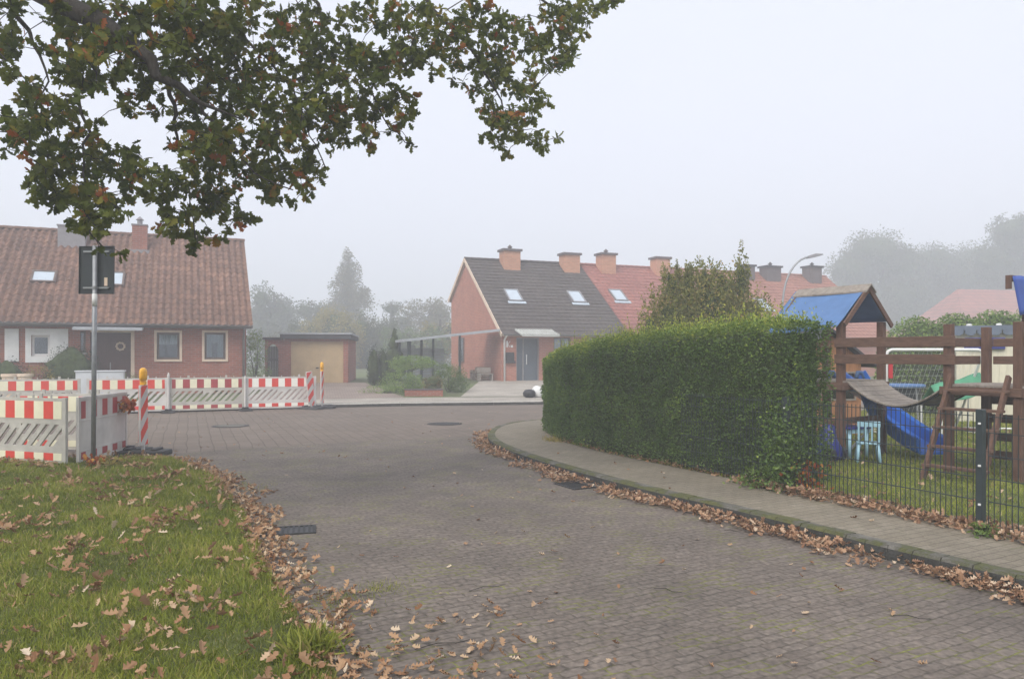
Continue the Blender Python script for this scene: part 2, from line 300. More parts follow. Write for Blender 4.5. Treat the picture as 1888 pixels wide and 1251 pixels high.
# ---- instanced-template meshes in one object
def leaf_tpl(kind):
    if kind == 'oak':
        ol = [(.10,.10),(.22,.22),(.13,.33),(.33,.45),(.17,.56),(.34,.72),(.16,.82)]
        v = [(0,0,0),(0,1,0)] + [(x, y, .22*x + .35*(y-.5)**2) for x, y in ol] + [(-x, y, .22*x + .35*(y-.5)**2) for x, y in ol]
        v[0] = (0,0,.09); v[1] = (0,1,.09); n = len(ol)
        return np.array(v), [[0] + [2+i for i in range(n)] + [1], [1] + [2+n+i for i in reversed(range(n))] + [0]]
    if kind == 'curl':
        ol = [(.12,.10),(.24,.22),(.12,.33),(.36,.45),(.16,.57),(.34,.74),(.15,.84)]
        f = lambda x, y: .9*abs(x) + 1.0*(y-.45)**2
        v = [(0,0,f(0,0)),(0,1,f(0,1))] + [(x*.85, y, f(x,y)) for x, y in ol] + [(-x*.85, y, f(x,y)*1.3) for x, y in ol]; n = len(ol)
        return np.array(v), [[0] + [2+i for i in range(n)] + [1], [1] + [2+n+i for i in reversed(range(n))] + [0]]
    if kind == 'leaf':
        return np.array([(0,0,0),(.26,.45,.10),(0,1,-.05),(-.26,.45,.10)]), [[0,1,2],[0,2,3]]
    if kind == 'blade':
        return np.array([(-.05,0,0),(.05,0,0),(.04,.12,.55),(-.04,.12,.55),(0,.5,1)]), [[0,1,2,3],[3,2,4]]
    if kind == 'needle':
        return np.array([(-.06,0,0),(.06,0,0),(0,1,.1)]), [[0,1,2]]
def rotmats(n, mode, dirs=None, tilt=.5):
    if mode == 'free':
        q = RNG.normal(size=(n,4)); q /= np.linalg.norm(q, axis=1)[:,None]; a,b,c,d_ = q.T
        return np.stack([np.stack([1-2*(c*c+d_*d_), 2*(b*c-a*d_), 2*(b*d_+a*c)],1), np.stack([2*(b*c+a*d_), 1-2*(b*b+d_*d_), 2*(c*d_-a*b)],1), np.stack([2*(b*d_-a*c), 2*(c*d_+a*b), 1-2*(b*b+c*c)],1)],1)
    if mode == 'flat' or mode == 'up':
        t = RNG.uniform(0, 2*np.pi, n); tx = RNG.normal(0, tilt, n); ty = RNG.normal(0, tilt, n)
        z = np.zeros(n); o = np.ones(n)
        Rz = np.stack([np.stack([np.cos(t),-np.sin(t),z],1), np.stack([np.sin(t),np.cos(t),z],1), np.stack([z,z,o],1)],1)
        Rx = np.stack([np.stack([o,z,z],1), np.stack([z,np.cos(tx),-np.sin(tx)],1), np.stack([z,np.sin(tx),np.cos(tx)],1)],1)
        Ry = np.stack([np.stack([np.cos(ty),z,np.sin(ty)],1), np.stack([z,o,z],1), np.stack([-np.sin(ty),z,np.cos(ty)],1)],1)
        return Rz @ Rx @ Ry
    if mode == 'dir':   # local y along dirs, random roll
        y = dirs / np.linalg.norm(dirs, axis=1)[:,None]; r_ = RNG.normal(size=(n,3)); x = np.cross(y, r_); x /= np.linalg.norm(x, axis=1)[:,None]; z = np.cross(x, y)
        return np.stack([x, y, z], 2)
def scatter(name, tpl, pos, rot, scale, rnd, mat, parent=None, squash=None):
    tv, tp = leaf_tpl(tpl); n = len(pos); k = len(tv); pos = np.asarray(pos, float)
    T = np.repeat(tv[None], n, 0)
    if squash is not None: T = T * squash[:, None, :]
    V = np.einsum('nij,nkj->nki', rot, T) * np.asarray(scale).reshape(-1,1,1) + pos[:,None,:]
    li = np.concatenate([np.array(p_) for p_ in tp]); lt = np.array([len(p_) for p_ in tp])
    L = (li[None] + (np.arange(n)*k)[:,None]).ravel(); tot = np.tile(lt, n); st = np.concatenate([[0], np.cumsum(tot)[:-1]])
    me = bpy.data.meshes.new(name); me.vertices.add(n*k); me.vertices.foreach_set('co', V.ravel().astype(np.float32))
    me.loops.add(len(L)); me.loops.foreach_set('vertex_index', L.astype(np.int32))
    me.polygons.add(len(tot)); me.polygons.foreach_set('loop_start', st.astype(np.int32)); me.polygons.foreach_set('loop_total', tot.astype(np.int32))
    at = me.attributes.new('rnd', 'FLOAT', 'FACE'); at.data.foreach_set('value', np.repeat(np.clip(rnd,0,1), len(tp)).astype(np.float32))
    me.materials.append(mat); me.update(calc_edges=True)
    o = bpy.data.objects.new(name, me); col.objects.link(o)
    if parent: o.parent = parent
    return o
def inpoly(pts, poly):
    x, y = pts[:,0], pts[:,1]; ins = np.zeros(len(pts), bool); n = len(poly)
    for i in range(n):
        x0,y0 = poly[i]; x1,y1 = poly[(i+1)%n]
        c = ((y0 > y) != (y1 > y)) & (x < (x1-x0)*(y-y0)/((y1-y0) if y1 != y0 else 1e-9) + x0); ins ^= c
    return ins
def vnoise(x, y, s, seed=0):   # cheap smooth noise
    return (np.sin(x*s*1.7+seed)+np.sin(y*s*2.1+seed*2.3)+np.sin((x+y)*s*1.3+seed*.7)+np.sin((x-y*.8)*s*2.9+seed*3.1))/4
def crown_pts(n, blobs, clump=0, shell=.55):
    """points in a union of ellipsoids (c, r), gathered in clumps"""
    vol = np.array([b[1][0]*b[1][1]*b[1][2] for b in blobs])**.75; out = []
    for b, q in zip(blobs, vol/vol.sum()):
        m = max(3, int(n*q)); u = RNG.normal(size=(m,3)); u /= np.linalg.norm(u, axis=1)[:,None]
        rr = RNG.uniform(shell**3, 1, m)**(1/3)
        if clump:
            kc = max(4, int(m/clump)); cu = RNG.normal(size=(kc,3)); cu /= np.linalg.norm(cu, axis=1)[:,None]; cr = RNG.uniform(shell**2, 1.06, kc)**.5
            i = RNG.integers(0, kc, m); sp = .12
            P = cu[i]*cr[i][:,None] + np.clip(RNG.normal(0, sp, (m,3)), -.22, .22)
        else: P = u*rr[:,None]
        out.append(P*np.array(b[1]) + np.array(b[0]))
    return np.concatenate(out)
def plant(name, loc, blobs, n, leaf, mat, label, cat, group=None, trunk=None, tpl='leaf', clump=14, core=None, rz=0, shell=.55, part='foliage', up=0, trunkpart='trunk'):
    root = empty(name, loc, rz, label, cat, group)
    P = crown_pts(n, blobs, clump, shell); P = P[P[:,2] > .02]
    rnd = RNG.beta(2, 2.4, len(P)) + .12*vnoise(P[:,0], P[:,2], 3/max(.4, blobs[0][1][0]), 1)
    if up: D = RNG.normal(0, 1, (len(P),3)); D[:,2] += up; rot = rotmats(len(P), 'dir', D)
    else: rot = rotmats(len(P), 'free')
    scatter(part, tpl, P, rot, leaf*RNG.uniform(.6,1.3,len(P)), rnd, M[mat], root)
    mb = MB()
    if trunk:
        h, r_ = trunk; top = Vector((0,0,h))
        mb.tube([(0,0,-.05),(.02*h,0,h*.35),(-.01*h,.02*h,h*.7),top], [r_*1.25, r_, r_*.8, r_*.45], 9)
        for i in range(min(26, 4+2*len(blobs))):
            b = blobs[i % len(blobs)]; t0 = random.uniform(.45,.98); e = Vector(b[0]) + Vector([random.uniform(-.75,.75)*q for q in b[1]])
            s0 = Vector((0,0,h*t0)); md = (s0+e)/2 + Vector((random.uniform(-.1,.1)*h, random.uniform(-.1,.1)*h, .06*h)); rr = r_*.4
            mb.tube([s0, md, e], [rr, rr*.6, rr*.15], 6)
    else:
        for i in range(7):
            b = random.choice(blobs); e = Vector(b[0]) + Vector([random.uniform(-.6,.6)*q for q in b[1]]); mb.tube([(random.uniform(-.05,.05),random.uniform(-.05,.05),-.05), ((e.x)*.5, e.y*.5, e.z*.5), e], [.025,.018,.006], 5)
    mb.build(trunkpart if trunk else 'stem', M['bark'], root, smooth=True)
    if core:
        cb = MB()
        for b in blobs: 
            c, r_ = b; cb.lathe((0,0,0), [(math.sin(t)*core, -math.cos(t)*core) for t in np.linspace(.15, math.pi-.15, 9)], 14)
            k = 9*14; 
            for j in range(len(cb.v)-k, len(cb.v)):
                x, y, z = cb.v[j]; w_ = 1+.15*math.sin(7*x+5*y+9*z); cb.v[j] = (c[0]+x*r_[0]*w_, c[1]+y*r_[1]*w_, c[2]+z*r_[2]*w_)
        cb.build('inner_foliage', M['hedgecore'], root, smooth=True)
    return root

# ------------------------------------------------------------------ the ground
FARK = [(-60,1.0),(-30,13.2),(-16,19.4),(-10,22.0),(-6,24.1),(-3,24.9),(1,25.5),(6,26.8),(12,29),(22,33.2),(40,40.5),(90,60)]
def gz(x, y):
    d_ = y - interp(FARK, x); return .12 if d_ < 3 else min(.12 + .028*(d_-3), .40)
tag(poly_sheet('ground', [(-290,-90),(290,-90),(290,590),(-290,590)], -.03, M['farground']), kind='structure')
EDGE_L = [gp(*p) for p in [(250,846),(330,853),(400,888),(450,950),(482,1030),(530,1110),(620,1251)]]
SPL = [(-40,2.5),(-22,6),(-12,9.6),(-8.5,10.9)]            # road side edge of the verge, left of the frame
# near road, and the cross street paved with squarer stones
NS = [(-60,-14),(-30,-1),(-12,7.5),(-6,12.6),(-3.0,14.6),(-.6,15.6),(2.5,17.8),(12,22),(40,34),(90,55)]
mb = MB(); xs = np.linspace(-60, 90, 120)
V = [(x, interp(NS, x), 0) for x in xs] + [(x, interp(FARK, x)+.02, 0) for x in xs]; n_ = len(xs)
mb.add(V, [(i, i+1, n_+i+1, n_+i) for i in range(n_-1)]); tag(mb.build('street', M['street']), kind='structure')
mb = MB(); V = [(x, -25, 0) for x in xs] + [(x, interp(NS, x), 0) for x in xs]
mb.add(V, [(i, i+1, n_+i+1, n_+i) for i in range(n_-1)]); tag(mb.build('road', M['road']), kind='structure')
# far side terrain
mb = MB(); gx = np.concatenate([np.linspace(-60,-16,10), np.linspace(-15,40,56), np.linspace(44,90,10)]); gd = [.3,1.5,3,4,6,8,10,12,14,20,40,80]
V = [(x, interp(FARK,x)+dd, gz(x, interp(FARK,x)+dd)-.004) for dd in gd for x in gx]; k = len(gx)
mb.add(V, [(j*k+i, j*k+i+1, (j+1)*k+i+1, (j+1)*k+i) for j in range(len(gd)-1) for i in range(k-1)])
tag(mb.build('front_gardens', M['garden'], smooth=True), kind='structure')
def strip(name, x0, x1, d0, d1, dz, mat, n=40):
    xs_ = np.linspace(x0, x1, n); m_ = MB(); ds = np.linspace(d0, d1, 2 + int((d1-d0)/2))
    V_ = [(x, interp(FARK,x)+dd, gz(x, interp(FARK,x)+dd)+dz) for dd in ds for x in xs_]; kk = len(xs_)
    m_.add(V_, [(j*kk+i, j*kk+i+1, (j+1)*kk+i+1, (j+1)*kk+i) for j in range(len(ds)-1) for i in range(kk-1)])
    return tag(m_.build(name, mat), kind='structure')
strip('far_pavement', -60, 90, .3, 2.8, .002, M['drive'], 160)
def terr_poly(name, pts, dz, mat, sub=8):   # quad (4 ground points) draped on the terrain
    a, b, c, d_ = [Vector(p) for p in pts]; V_ = []
    for j in range(sub+1):
        for i in range(sub+1):
            p_ = (a.lerp(b, i/sub)).lerp(d_.lerp(c, i/sub), j/sub); V_.append((p_.x, p_.y, gz(p_.x, p_.y)+dz))
    return tag(MB().add(V_, [(j*(sub+1)+i, j*(sub+1)+i+1, (j+1)*(sub+1)+i+1, (j+1)*(sub+1)+i) for j in range(sub) for i in range(sub)]).build(name, mat), kind='structure')
terr_poly('garage_driveway', [(-9.3,25.4),(-3.9,27.6),(-6.9,35.6),(-10.6,35.6)], .007, M['drive2'])
terr_poly('house_driveway', [(-1.9,28.1),(4.4,29.0),(3.6,39.0),(-1.6,37.6)], .007, M['drive'])
def kerb_line(pts, name, mat, h=.12, wd=.14, stone=1.0, side=1):
    pts = [Vector((*p, 0)) for p in pts]; m_ = MB(); acc = []
    for a, b in zip(pts, pts[1:]):
        L = (b-a).length; k_ = max(1, round(L/stone)); acc += [(a.lerp(b, i/k_), a.lerp(b, (i+1)/k_)) for i in range(k_)]
    for a, b in acc:
        d_ = (b-a).normalized(); nrm = Vector((-d_.y, d_.x, 0))*side; g = d_*.004; dz = random.uniform(-.003,.003); a2 = a+g; b2 = b-g
        sec = [(0,-.05),(0,h-.025),(.022,h+dz),(wd,h+dz),(wd,-.05)]; V_ = [a2+nrm*x+Vector((0,0,z)) for x, z in sec]+[b2+nrm*x+Vector((0,0,z)) for x, z in sec]
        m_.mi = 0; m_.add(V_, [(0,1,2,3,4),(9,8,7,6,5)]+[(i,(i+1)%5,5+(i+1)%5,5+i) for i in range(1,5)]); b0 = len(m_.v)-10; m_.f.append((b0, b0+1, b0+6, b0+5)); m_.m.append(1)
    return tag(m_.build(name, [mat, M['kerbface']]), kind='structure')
def smoothline(pts, k=2):
    for _ in range(k):
        q = [pts[0]]
        for (x0,y0),(x1,y1) in zip(pts, pts[1:]): q += [(x0*.75+x1*.25, y0*.75+y1*.25), (x0*.25+x1*.75, y0*.25+y1*.75)]
        pts = q + [pts[-1]]
    return pts
RK = smoothline([(7.4,-1.5),(5.4,1.9),(4.45,3.6),(3.55,5.26),(3.06,6.05),(2.72,6.75),(2.1,7.9),(1.58,8.7),(.85,10.2),(.25,11.6),(-.28,13.2),(-.5,14.6),(-.44,16.2),(-.05,17.6),(.8,18.5),(3,19.6),(8,21.8),(20,27),(60,44)])
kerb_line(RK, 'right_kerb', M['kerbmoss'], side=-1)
kerb_line([(x, interp(FARK,x)) for x in np.linspace(-40,60,34)], 'far_kerb', M['concrete'], h=.118, wd=.3, stone=3)
# pavement right of the kerb: widened strip to the boundary line, then lawn
def offset(pl, dd):
    out = []
    for i, (x, y) in enumerate(pl):
        a = pl[max(i-1,0)]; b = pl[min(i+1,len(pl)-1)]; dx, dy = b[0]-a[0], b[1]-a[1]; L = math.hypot(dx,dy); out.append((x+dy/L*dd, y-dx/L*dd))
    return out
FENCE = [(8.0,-1.0),(6.13,2.7),(5.13,4.7),(4.13,6.69),(3.13,8.67),(2.84,9.25),(1.55,11.8),(.82,13.7),(.66,15.0),(.75,16.4),(1.6,17.3),(4,18.4),(8,20.2),(20,25.4),(60,42)]
inner = offset(RK, .135)
poly = inner + [(x+.03, y+.02) for x, y in FENCE[::-1]]
tag(poly_sheet('pavement', poly, .116, M['pave']), kind='structure')
tag(poly_sheet('right_lawn', FENCE + [(60,-1)], .11, M['lawnsoil']), kind='structure')
VERGE = EDGE_L + [(-.75,3.2),(-.2,1.5),(.3,-2),(-30,-6)] + SPL + [(-7.2,11.9)]
mb = MB(); inn = offset(EDGE_L + [(-.75,3.2),(-.2,1.5),(.3,-2)], 0)
def vz(x, y):                     # verge swells gently away from its edge
    return .03 + .05*(1-math.exp(-max(0, dist_edge(x,y))*1.5)) + .012*math.sin(x*2.1)*math.sin(y*1.7)
def dist_edge(x, y):
    best = 9
    E = EDGE_L + [(-.75,3.2),(-.2,1.5),(.3,-2)]
    for (x0,y0),(x1,y1) in zip(E, E[1:]):
        dx, dy = x1-x0, y1-y0; t = max(0, min(1, ((x-x0)*dx+(y-y0)*dy)/(dx*dx+dy*dy))); best = min(best, math.hypot(x-x0-t*dx, y-y0-t*dy))
    return best
# verge surface as a fine grid clipped by rows between the edge and far left
rows = []; E2 = sorted(EDGE_L + [(-.75,3.2),(-.2,1.5),(.3,-2)], key=lambda p: p[1])
def edge_x(y):
    for (x0,y0),(x1,y1) in zip(E2, E2[1:]):
        if y <= y1: return x0 + (x1-x0)*(y-y0)/(y1-y0)
    return E2[-1][0]
SP2 = [(x, y) for x, y in SPL] + [(-7.2,11.5),(E2[-1][0], E2[-1][1])]
ys = np.linspace(-2, E2[-1][1]-.02, 60); nx = 40; V = []
for y in ys:
    xr = edge_x(y)
    xl = -40 if y < 2.5 else None
    if xl is None:
        for (x0,y0),(x1,y1) in zip(SP2, SP2[1:]):
            if y <= y1: xl = x0+(x1-x0)*(y-y0)/(y1-y0); break
        else: xl = xr-.1
    xl = max(xl, -14) if y > 1 else -14
    for i in range(nx+1):
        t = (i/nx)**1.0; x = xl+(xr-xl)*t; V.append((x, y, vz(x,y) if i < nx else .006))
mb = MB().add(V, [(j*(nx+1)+i, j*(nx+1)+i+1, (j+1)*(nx+1)+i+1, (j+1)*(nx+1)+i) for j in range(len(ys)-1) for i in range(nx)])
tag(mb.build('verge', M['lawnsoil'], smooth=True), kind='structure')
VPOLY = EDGE_L[::-1] + SP2[::-1][1:] + [(-14,2),(-14,-2),(.3,-2),(-.2,1.5),(-.75,3.2)]
vzv = np.vectorize(vz)

# ------------------------------------------------------------------ houses
def ground_frame(O, a):
    e = Vector((math.cos(a), math.sin(a))); n_ = Vector((-math.sin(a), math.cos(a))); return Vector(O), e, n_
def on_wall(O, a, px, py, y0=0):   # photo pixel -> local (x, z) on the plane local y = y0 (measuring)
    O, e, n_ = ground_frame(O, a); k = (px-CX)/F; m_ = (HY-py)/F; t = (y0 + O.dot(n_))/(k*n_.x + n_.y); P = Vector((k*t, t)); return (P-O).dot(e), CH+m_*t
def on_roof(O, a, px, py, z0, sl):
    O, e, n_ = ground_frame(O, a); k = (px-CX)/F; m_ = (HY-py)/F; t = (z0 - sl*O.dot(n_) - CH)/(m_ - sl*(k*n_.x+n_.y)); P = Vector((k*t, t)); return (P-O).dot(e), (P-O).dot(n_)
def wall_holes(mb, x0, x1, z0, z1, y, th, holes):
    X = sorted({x0, x1, *[h[0] for h in holes], *[h[1] for h in holes]}); Z = sorted({z0, z1, *[h[2] for h in holes], *[h[3] for h in holes]})
    X = [x for x in X if x0 <= x <= x1]; Z = [z for z in Z if z0 <= z <= z1]
    for a, b in zip(X, X[1:]):
        for c, d_ in zip(Z, Z[1:]):
            mx, mz = (a+b)/2, (c+d_)/2
            if any(h[0] < mx < h[1] and h[2] < mz < h[3] for h in holes): continue
            mb.add([(a,y,c),(b,y,c),(b,y,d_),(a,y,d_)], [(0,1,2,3)]); mb.add([(a,y+th,c),(b,y+th,c),(b,y+th,d_),(a,y+th,d_)], [(3,2,1,0)])
    for h in holes:
        a, b, c, d_ = h
        mb.add([(a,y,c),(a,y+th,c),(a,y+th,d_),(a,y,d_)], [(0,1,2,3)]); mb.add([(b,y,c),(b,y+th,c),(b,y+th,d_),(b,y,d_)], [(3,2,1,0)])
        mb.add([(a,y,c),(b,y,c),(b,y+th,c),(a,y+th,c)], [(0,1,2,3)]); mb.add([(a,y,d_),(b,y,d_),(b,y+th,d_),(a,y+th,d_)], [(3,2,1,0)])
def tiled(name, parent, x0, x1, y0, z0, y1, z1, mat, tw, tl, amp, step, tone=None):
    """pantiled slope from the eave (y0,z0) up to the ridge (y1,z1): real waves and courses"""
    L = math.hypot(y1-y0, z1-z0); cols = max(1, round((x1-x0)/tw)); rws = max(1, round(L/tl)); tw = (x1-x0)/cols; tl = L/rws
    seg = 6; u = np.arange(cols*seg+1)/seg; ph = (u % 1)
    prof = amp*(np.cos(2*np.pi*u)*.5+.5)**.8
    dy, dz = (y1-y0)/L, (z1-z0)/L; ny, nz = (-dz, dy) if dy > 0 else (dz, -dy)
    V = []; Fs = []; rn = []
    for r_ in range(rws):
        for (vv, hh) in ((r_*tl, step), ((r_+1)*tl+.0, 0.0)):
            hgt = prof + hh
            V.append(np.stack([x0+u*tw, y0+dy*vv+ny*hgt, z0+dz*vv+nz*hgt], 1))
    V = np.concatenate(V); W = cols*seg+1
    idx = np.arange(cols*seg)
    for r_ in range(rws):
        for s_ in range(2 if r_ < rws-1 else 1):
            a = (2*r_+s_)*W
            q = np.stack([a+idx, a+idx+1, a+W+idx+1, a+W+idx], 1); Fs.append(q)
            tr = RNG.uniform(0, 1, cols)
            xc = x0+(np.arange(cols)+.5)*tw
            if tone is not None: tr = np.clip(tr*.45 + tone(xc, (r_+.5)/rws), 0, 1)
            rn.append(np.repeat(tr, seg))
    Fs = np.concatenate(Fs); rn = np.concatenate(rn)
    me = bpy.data.meshes.new(name); me.from_pydata(V.tolist(), [], Fs.tolist()); at = me.attributes.new('rnd','FLOAT','FACE'); at.data.foreach_set('value', rn.astype(np.float32))
    me.materials.append(M[mat]); me.polygons.foreach_set('use_smooth', [False]*len(me.polygons)); me.update()
    o = bpy.data.objects.new(name, me); col.objects.link(o); o.parent = parent; return o
def chimney(parent, x, y, w_, d_, zb, zt, mat, cap='slab', flash=True, pot=False):
    m_ = MB().box(x-w_/2, x+w_/2, y-d_/2, y+d_/2, zb, zt); c = m_.build('chimney', M[mat], parent)
    k = MB()
    if cap == 'slab': k.box(x-w_/2-.09, x+w_/2+.09, y-d_/2-.09, y+d_/2+.09, zt, zt+.12)
    else: k.box(x-w_/2-.03, x+w_/2+.03, y-d_/2-.03, y+d_/2+.03, zt, zt+.05)
    if cap == 'hood' or pot:
        k.lathe((x, y, zt+.05), [(.1,0),(.1,.18),(.16,.2),(.02,.34)], 12)
    k.build('chimney_cap', M['lead' if cap != 'slab' else 'brick_dk'] if mat != 'brick_dk' else M['black'], c)
    return c
def skylight(roof, x, y, w_, h_, z0, sl, frame='lead'):
    # window lying on the roof slope; (x, y) centre in house-local
    L = math.hypot(1, sl); uy, uz = 1/L, sl/L; ny, nz = -uz, uy; z = z0+sl*y
    def P(a, b, c): return (x+a, y+b*uy+c*ny, z+b*uz+c*nz)
    def slab(m_, a0, a1, b0, b1, c0, c1):
        V_ = [P(a0,b0,c0),P(a1,b0,c0),P(a1,b1,c0),P(a0,b1,c0),P(a0,b0,c1),P(a1,b0,c1),P(a1,b1,c1),P(a0,b1,c1)]
        m_.add(V_, [(0,3,2,1),(4,5,6,7),(0,1,5,4),(1,2,6,5),(2,3,7,6),(3,0,4,7)])
    m_ = MB(); t = .07
    slab(m_, -w_/2, -w_/2+t, -h_/2, h_/2, 0, .13); slab(m_, w_/2-t, w_/2, -h_/2, h_/2, 0, .13)
    slab(m_, -w_/2+t, w_/2-t, -h_/2, -h_/2+t, 0, .128); slab(m_, -w_/2+t, w_/2-t, h_/2-t, h_/2, 0, .128)
    o = m_.build('skylight', M[frame], roof)
    g = MB(); slab(g, -w_/2+t, w_/2-t, -h_/2+t, h_/2-t, 0, .10); 
    slab(g, -w_/2-.1, w_/2+.1, -h_/2-.2, -h_/2-.003, .04, .075) if frame == 'lead' else None
    # pane and apron share one mesh of the skylight's glass tone
    g.build('roof_pane', M['skyglass'], roof)
def window(parent, x0, x1, z0, z1, y, frame, surround=None, sw=.09, curtain=None, sill=True, mull=0, label=None):
    p_ = MB().box(x0+.05, x1-.05, y+.10, y+.115, z0+.05, z1-.05).build('window', M['glass'], parent)
    if label: p_['label'] = label
    f = MB(); t = .075
    f.box(x0, x0+t, y+.07, y+.15, z0, z1); f.box(x1-t, x1, y+.07, y+.15, z0, z1); f.box(x0+t, x1-t, y+.072, y+.148, z0, z0+t); f.box(x0+t, x1-t, y+.072, y+.148, z1-t, z1)
    for i in range(mull): xm = x0+(x1-x0)*(i+1)/(mull+1); f.box(xm-.03, xm+.03, y+.075, y+.145, z0+t, z1-t)
    f.build('frame', M[frame], p_, bevel=.006)
    if surround:
        s_ = MB(); s_.box(x0-sw, x0, y-.03, y+.08, z0-sw, z1+sw); s_.box(x1, x1+sw, y-.03, y+.08, z0-sw, z1+sw)
        s_.box(x0, x1, y-.028, y+.08, z1, z1+sw); s_.box(x0, x1, y-.045, y+.08, z0-sw, z0); s_.build('surround', M[surround], p_)
    elif sill: MB().box(x0-.05, x1+.05, y-.05, y+.08, z0-.05, z0).build('sill', M['concrete'], p_)
    if curtain:
        for (a, b, c, d_) in curtain:
            k = 24; V = []; 
            for i in range(k+1):
                xx = x0+(x1-x0)*(a+(b-a)*i/k); V += [(xx, y+.2+.018*math.sin(i*1.9), z0+(z1-z0)*c), (xx, y+.2+.018*math.sin(i*1.9+.4), z0+(z1-z0)*d_)]
            MB().add(V, [(2*i, 2*i+2, 2*i+3, 2*i+1) for i in range(k)]).build('curtain', M['curtain'], p_)
    return p_
def ridge(parent, x0, x1, y, z, mat, n_):
    m_ = MB(); k = n_
    for i in range(k):
        a = x0+(x1-x0)*i/k; b = x0+(x1-x0)*(i+1)/k+.03; prof = [(math.cos(t)*.13, math.sin(t)*.11-.04) for t in np.linspace(0, math.pi, 8)]
        V = [(a, y+c*1.05, z+s_+.012) for c, s_ in prof]+[(min(b, x1+.03), y+c*.9, z+s_) for c, s_ in prof]
        m_.add(V, [(j, j+1, 8+j+1, 8+j) for j in range(7)]+[tuple(range(8))])
    o = m_.build('ridge_tiles', M[mat], parent); me = o.data; at = me.attributes.new('rnd','FLOAT','FACE'); at.data.foreach_set('value', np.full(len(me.polygons), .25, np.float32)); return o
def shell(root, x0, x1, D, zb, ze, yr, zr, zeb, holes, wall, gl=True, gr=True, th=.3, gholes=None):
    m_ = MB(); wall_holes(m_, x0, x1, zb, ze, 0, th, holes)
    m_.box(x0+th, x1-th, D-th, D, zb, zeb-.02)
    for side, on in ((x0, gl), (x1-th, gr)):
        m_.prism_yz([(.002 if side == x0 else .002, zb), (D, zb), (D, zeb), (yr, zr-.02), (.002, ze)], side+.002, side+th-.002)
    wl = m_.build('wall', M[wall], root)
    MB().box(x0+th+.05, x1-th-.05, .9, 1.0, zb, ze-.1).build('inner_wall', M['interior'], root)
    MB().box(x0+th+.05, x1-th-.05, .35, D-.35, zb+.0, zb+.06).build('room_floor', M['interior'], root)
    return wl
GB = .35
# --- left pair of houses, low brick with pantiled roof
OA, AA = (-10.15, 29.0), R(23)
ZA, YA, ZRA, SLA = 3.12, 4.5, 6.62, (6.62-3.12)/4.5
def W1(px, py, y0=0): return on_wall(OA, AA, px, py, y0)
def gutter(root, x0, x1, y, z, mat='gutter'):
    prof = [(math.cos(t)*.075, math.sin(t)*.075) for t in np.linspace(math.pi, 2*math.pi, 9)]; m_ = MB()
    V = [(x0, y+c, z+s_) for c, s_ in prof]+[(x1, y+c, z+s_) for c, s_ in prof]; m_.add(V, [(j, j+1, 10+j-1+0, 9+j) for j in range(8)])
    V = [(x0, y+c*.85, z+s_*.85) for c, s_ in prof]+[(x1, y+c*.85, z+s_*.85) for c, s_ in prof]; m_.add(V, [(9+j, 9+j+1, j+1, j) for j in range(8)])
    m_.box(x0, x1, y+.085, y+.11, z-.09, z+.04); return m_.build('gutter', M[mat], root)
def roof_slab(root, x0, x1, ya, za, yr, zr, yb, zb, mat='bitumen', th=.14):
    m_ = MB(); d_ = .03
    m_.prism_yz([(ya, za-d_), (yr, zr-d_), (yb, zb-d_), (yb, zb-th), (yr, zr-th-.02), (ya, za-th)], x0, x1); return m_
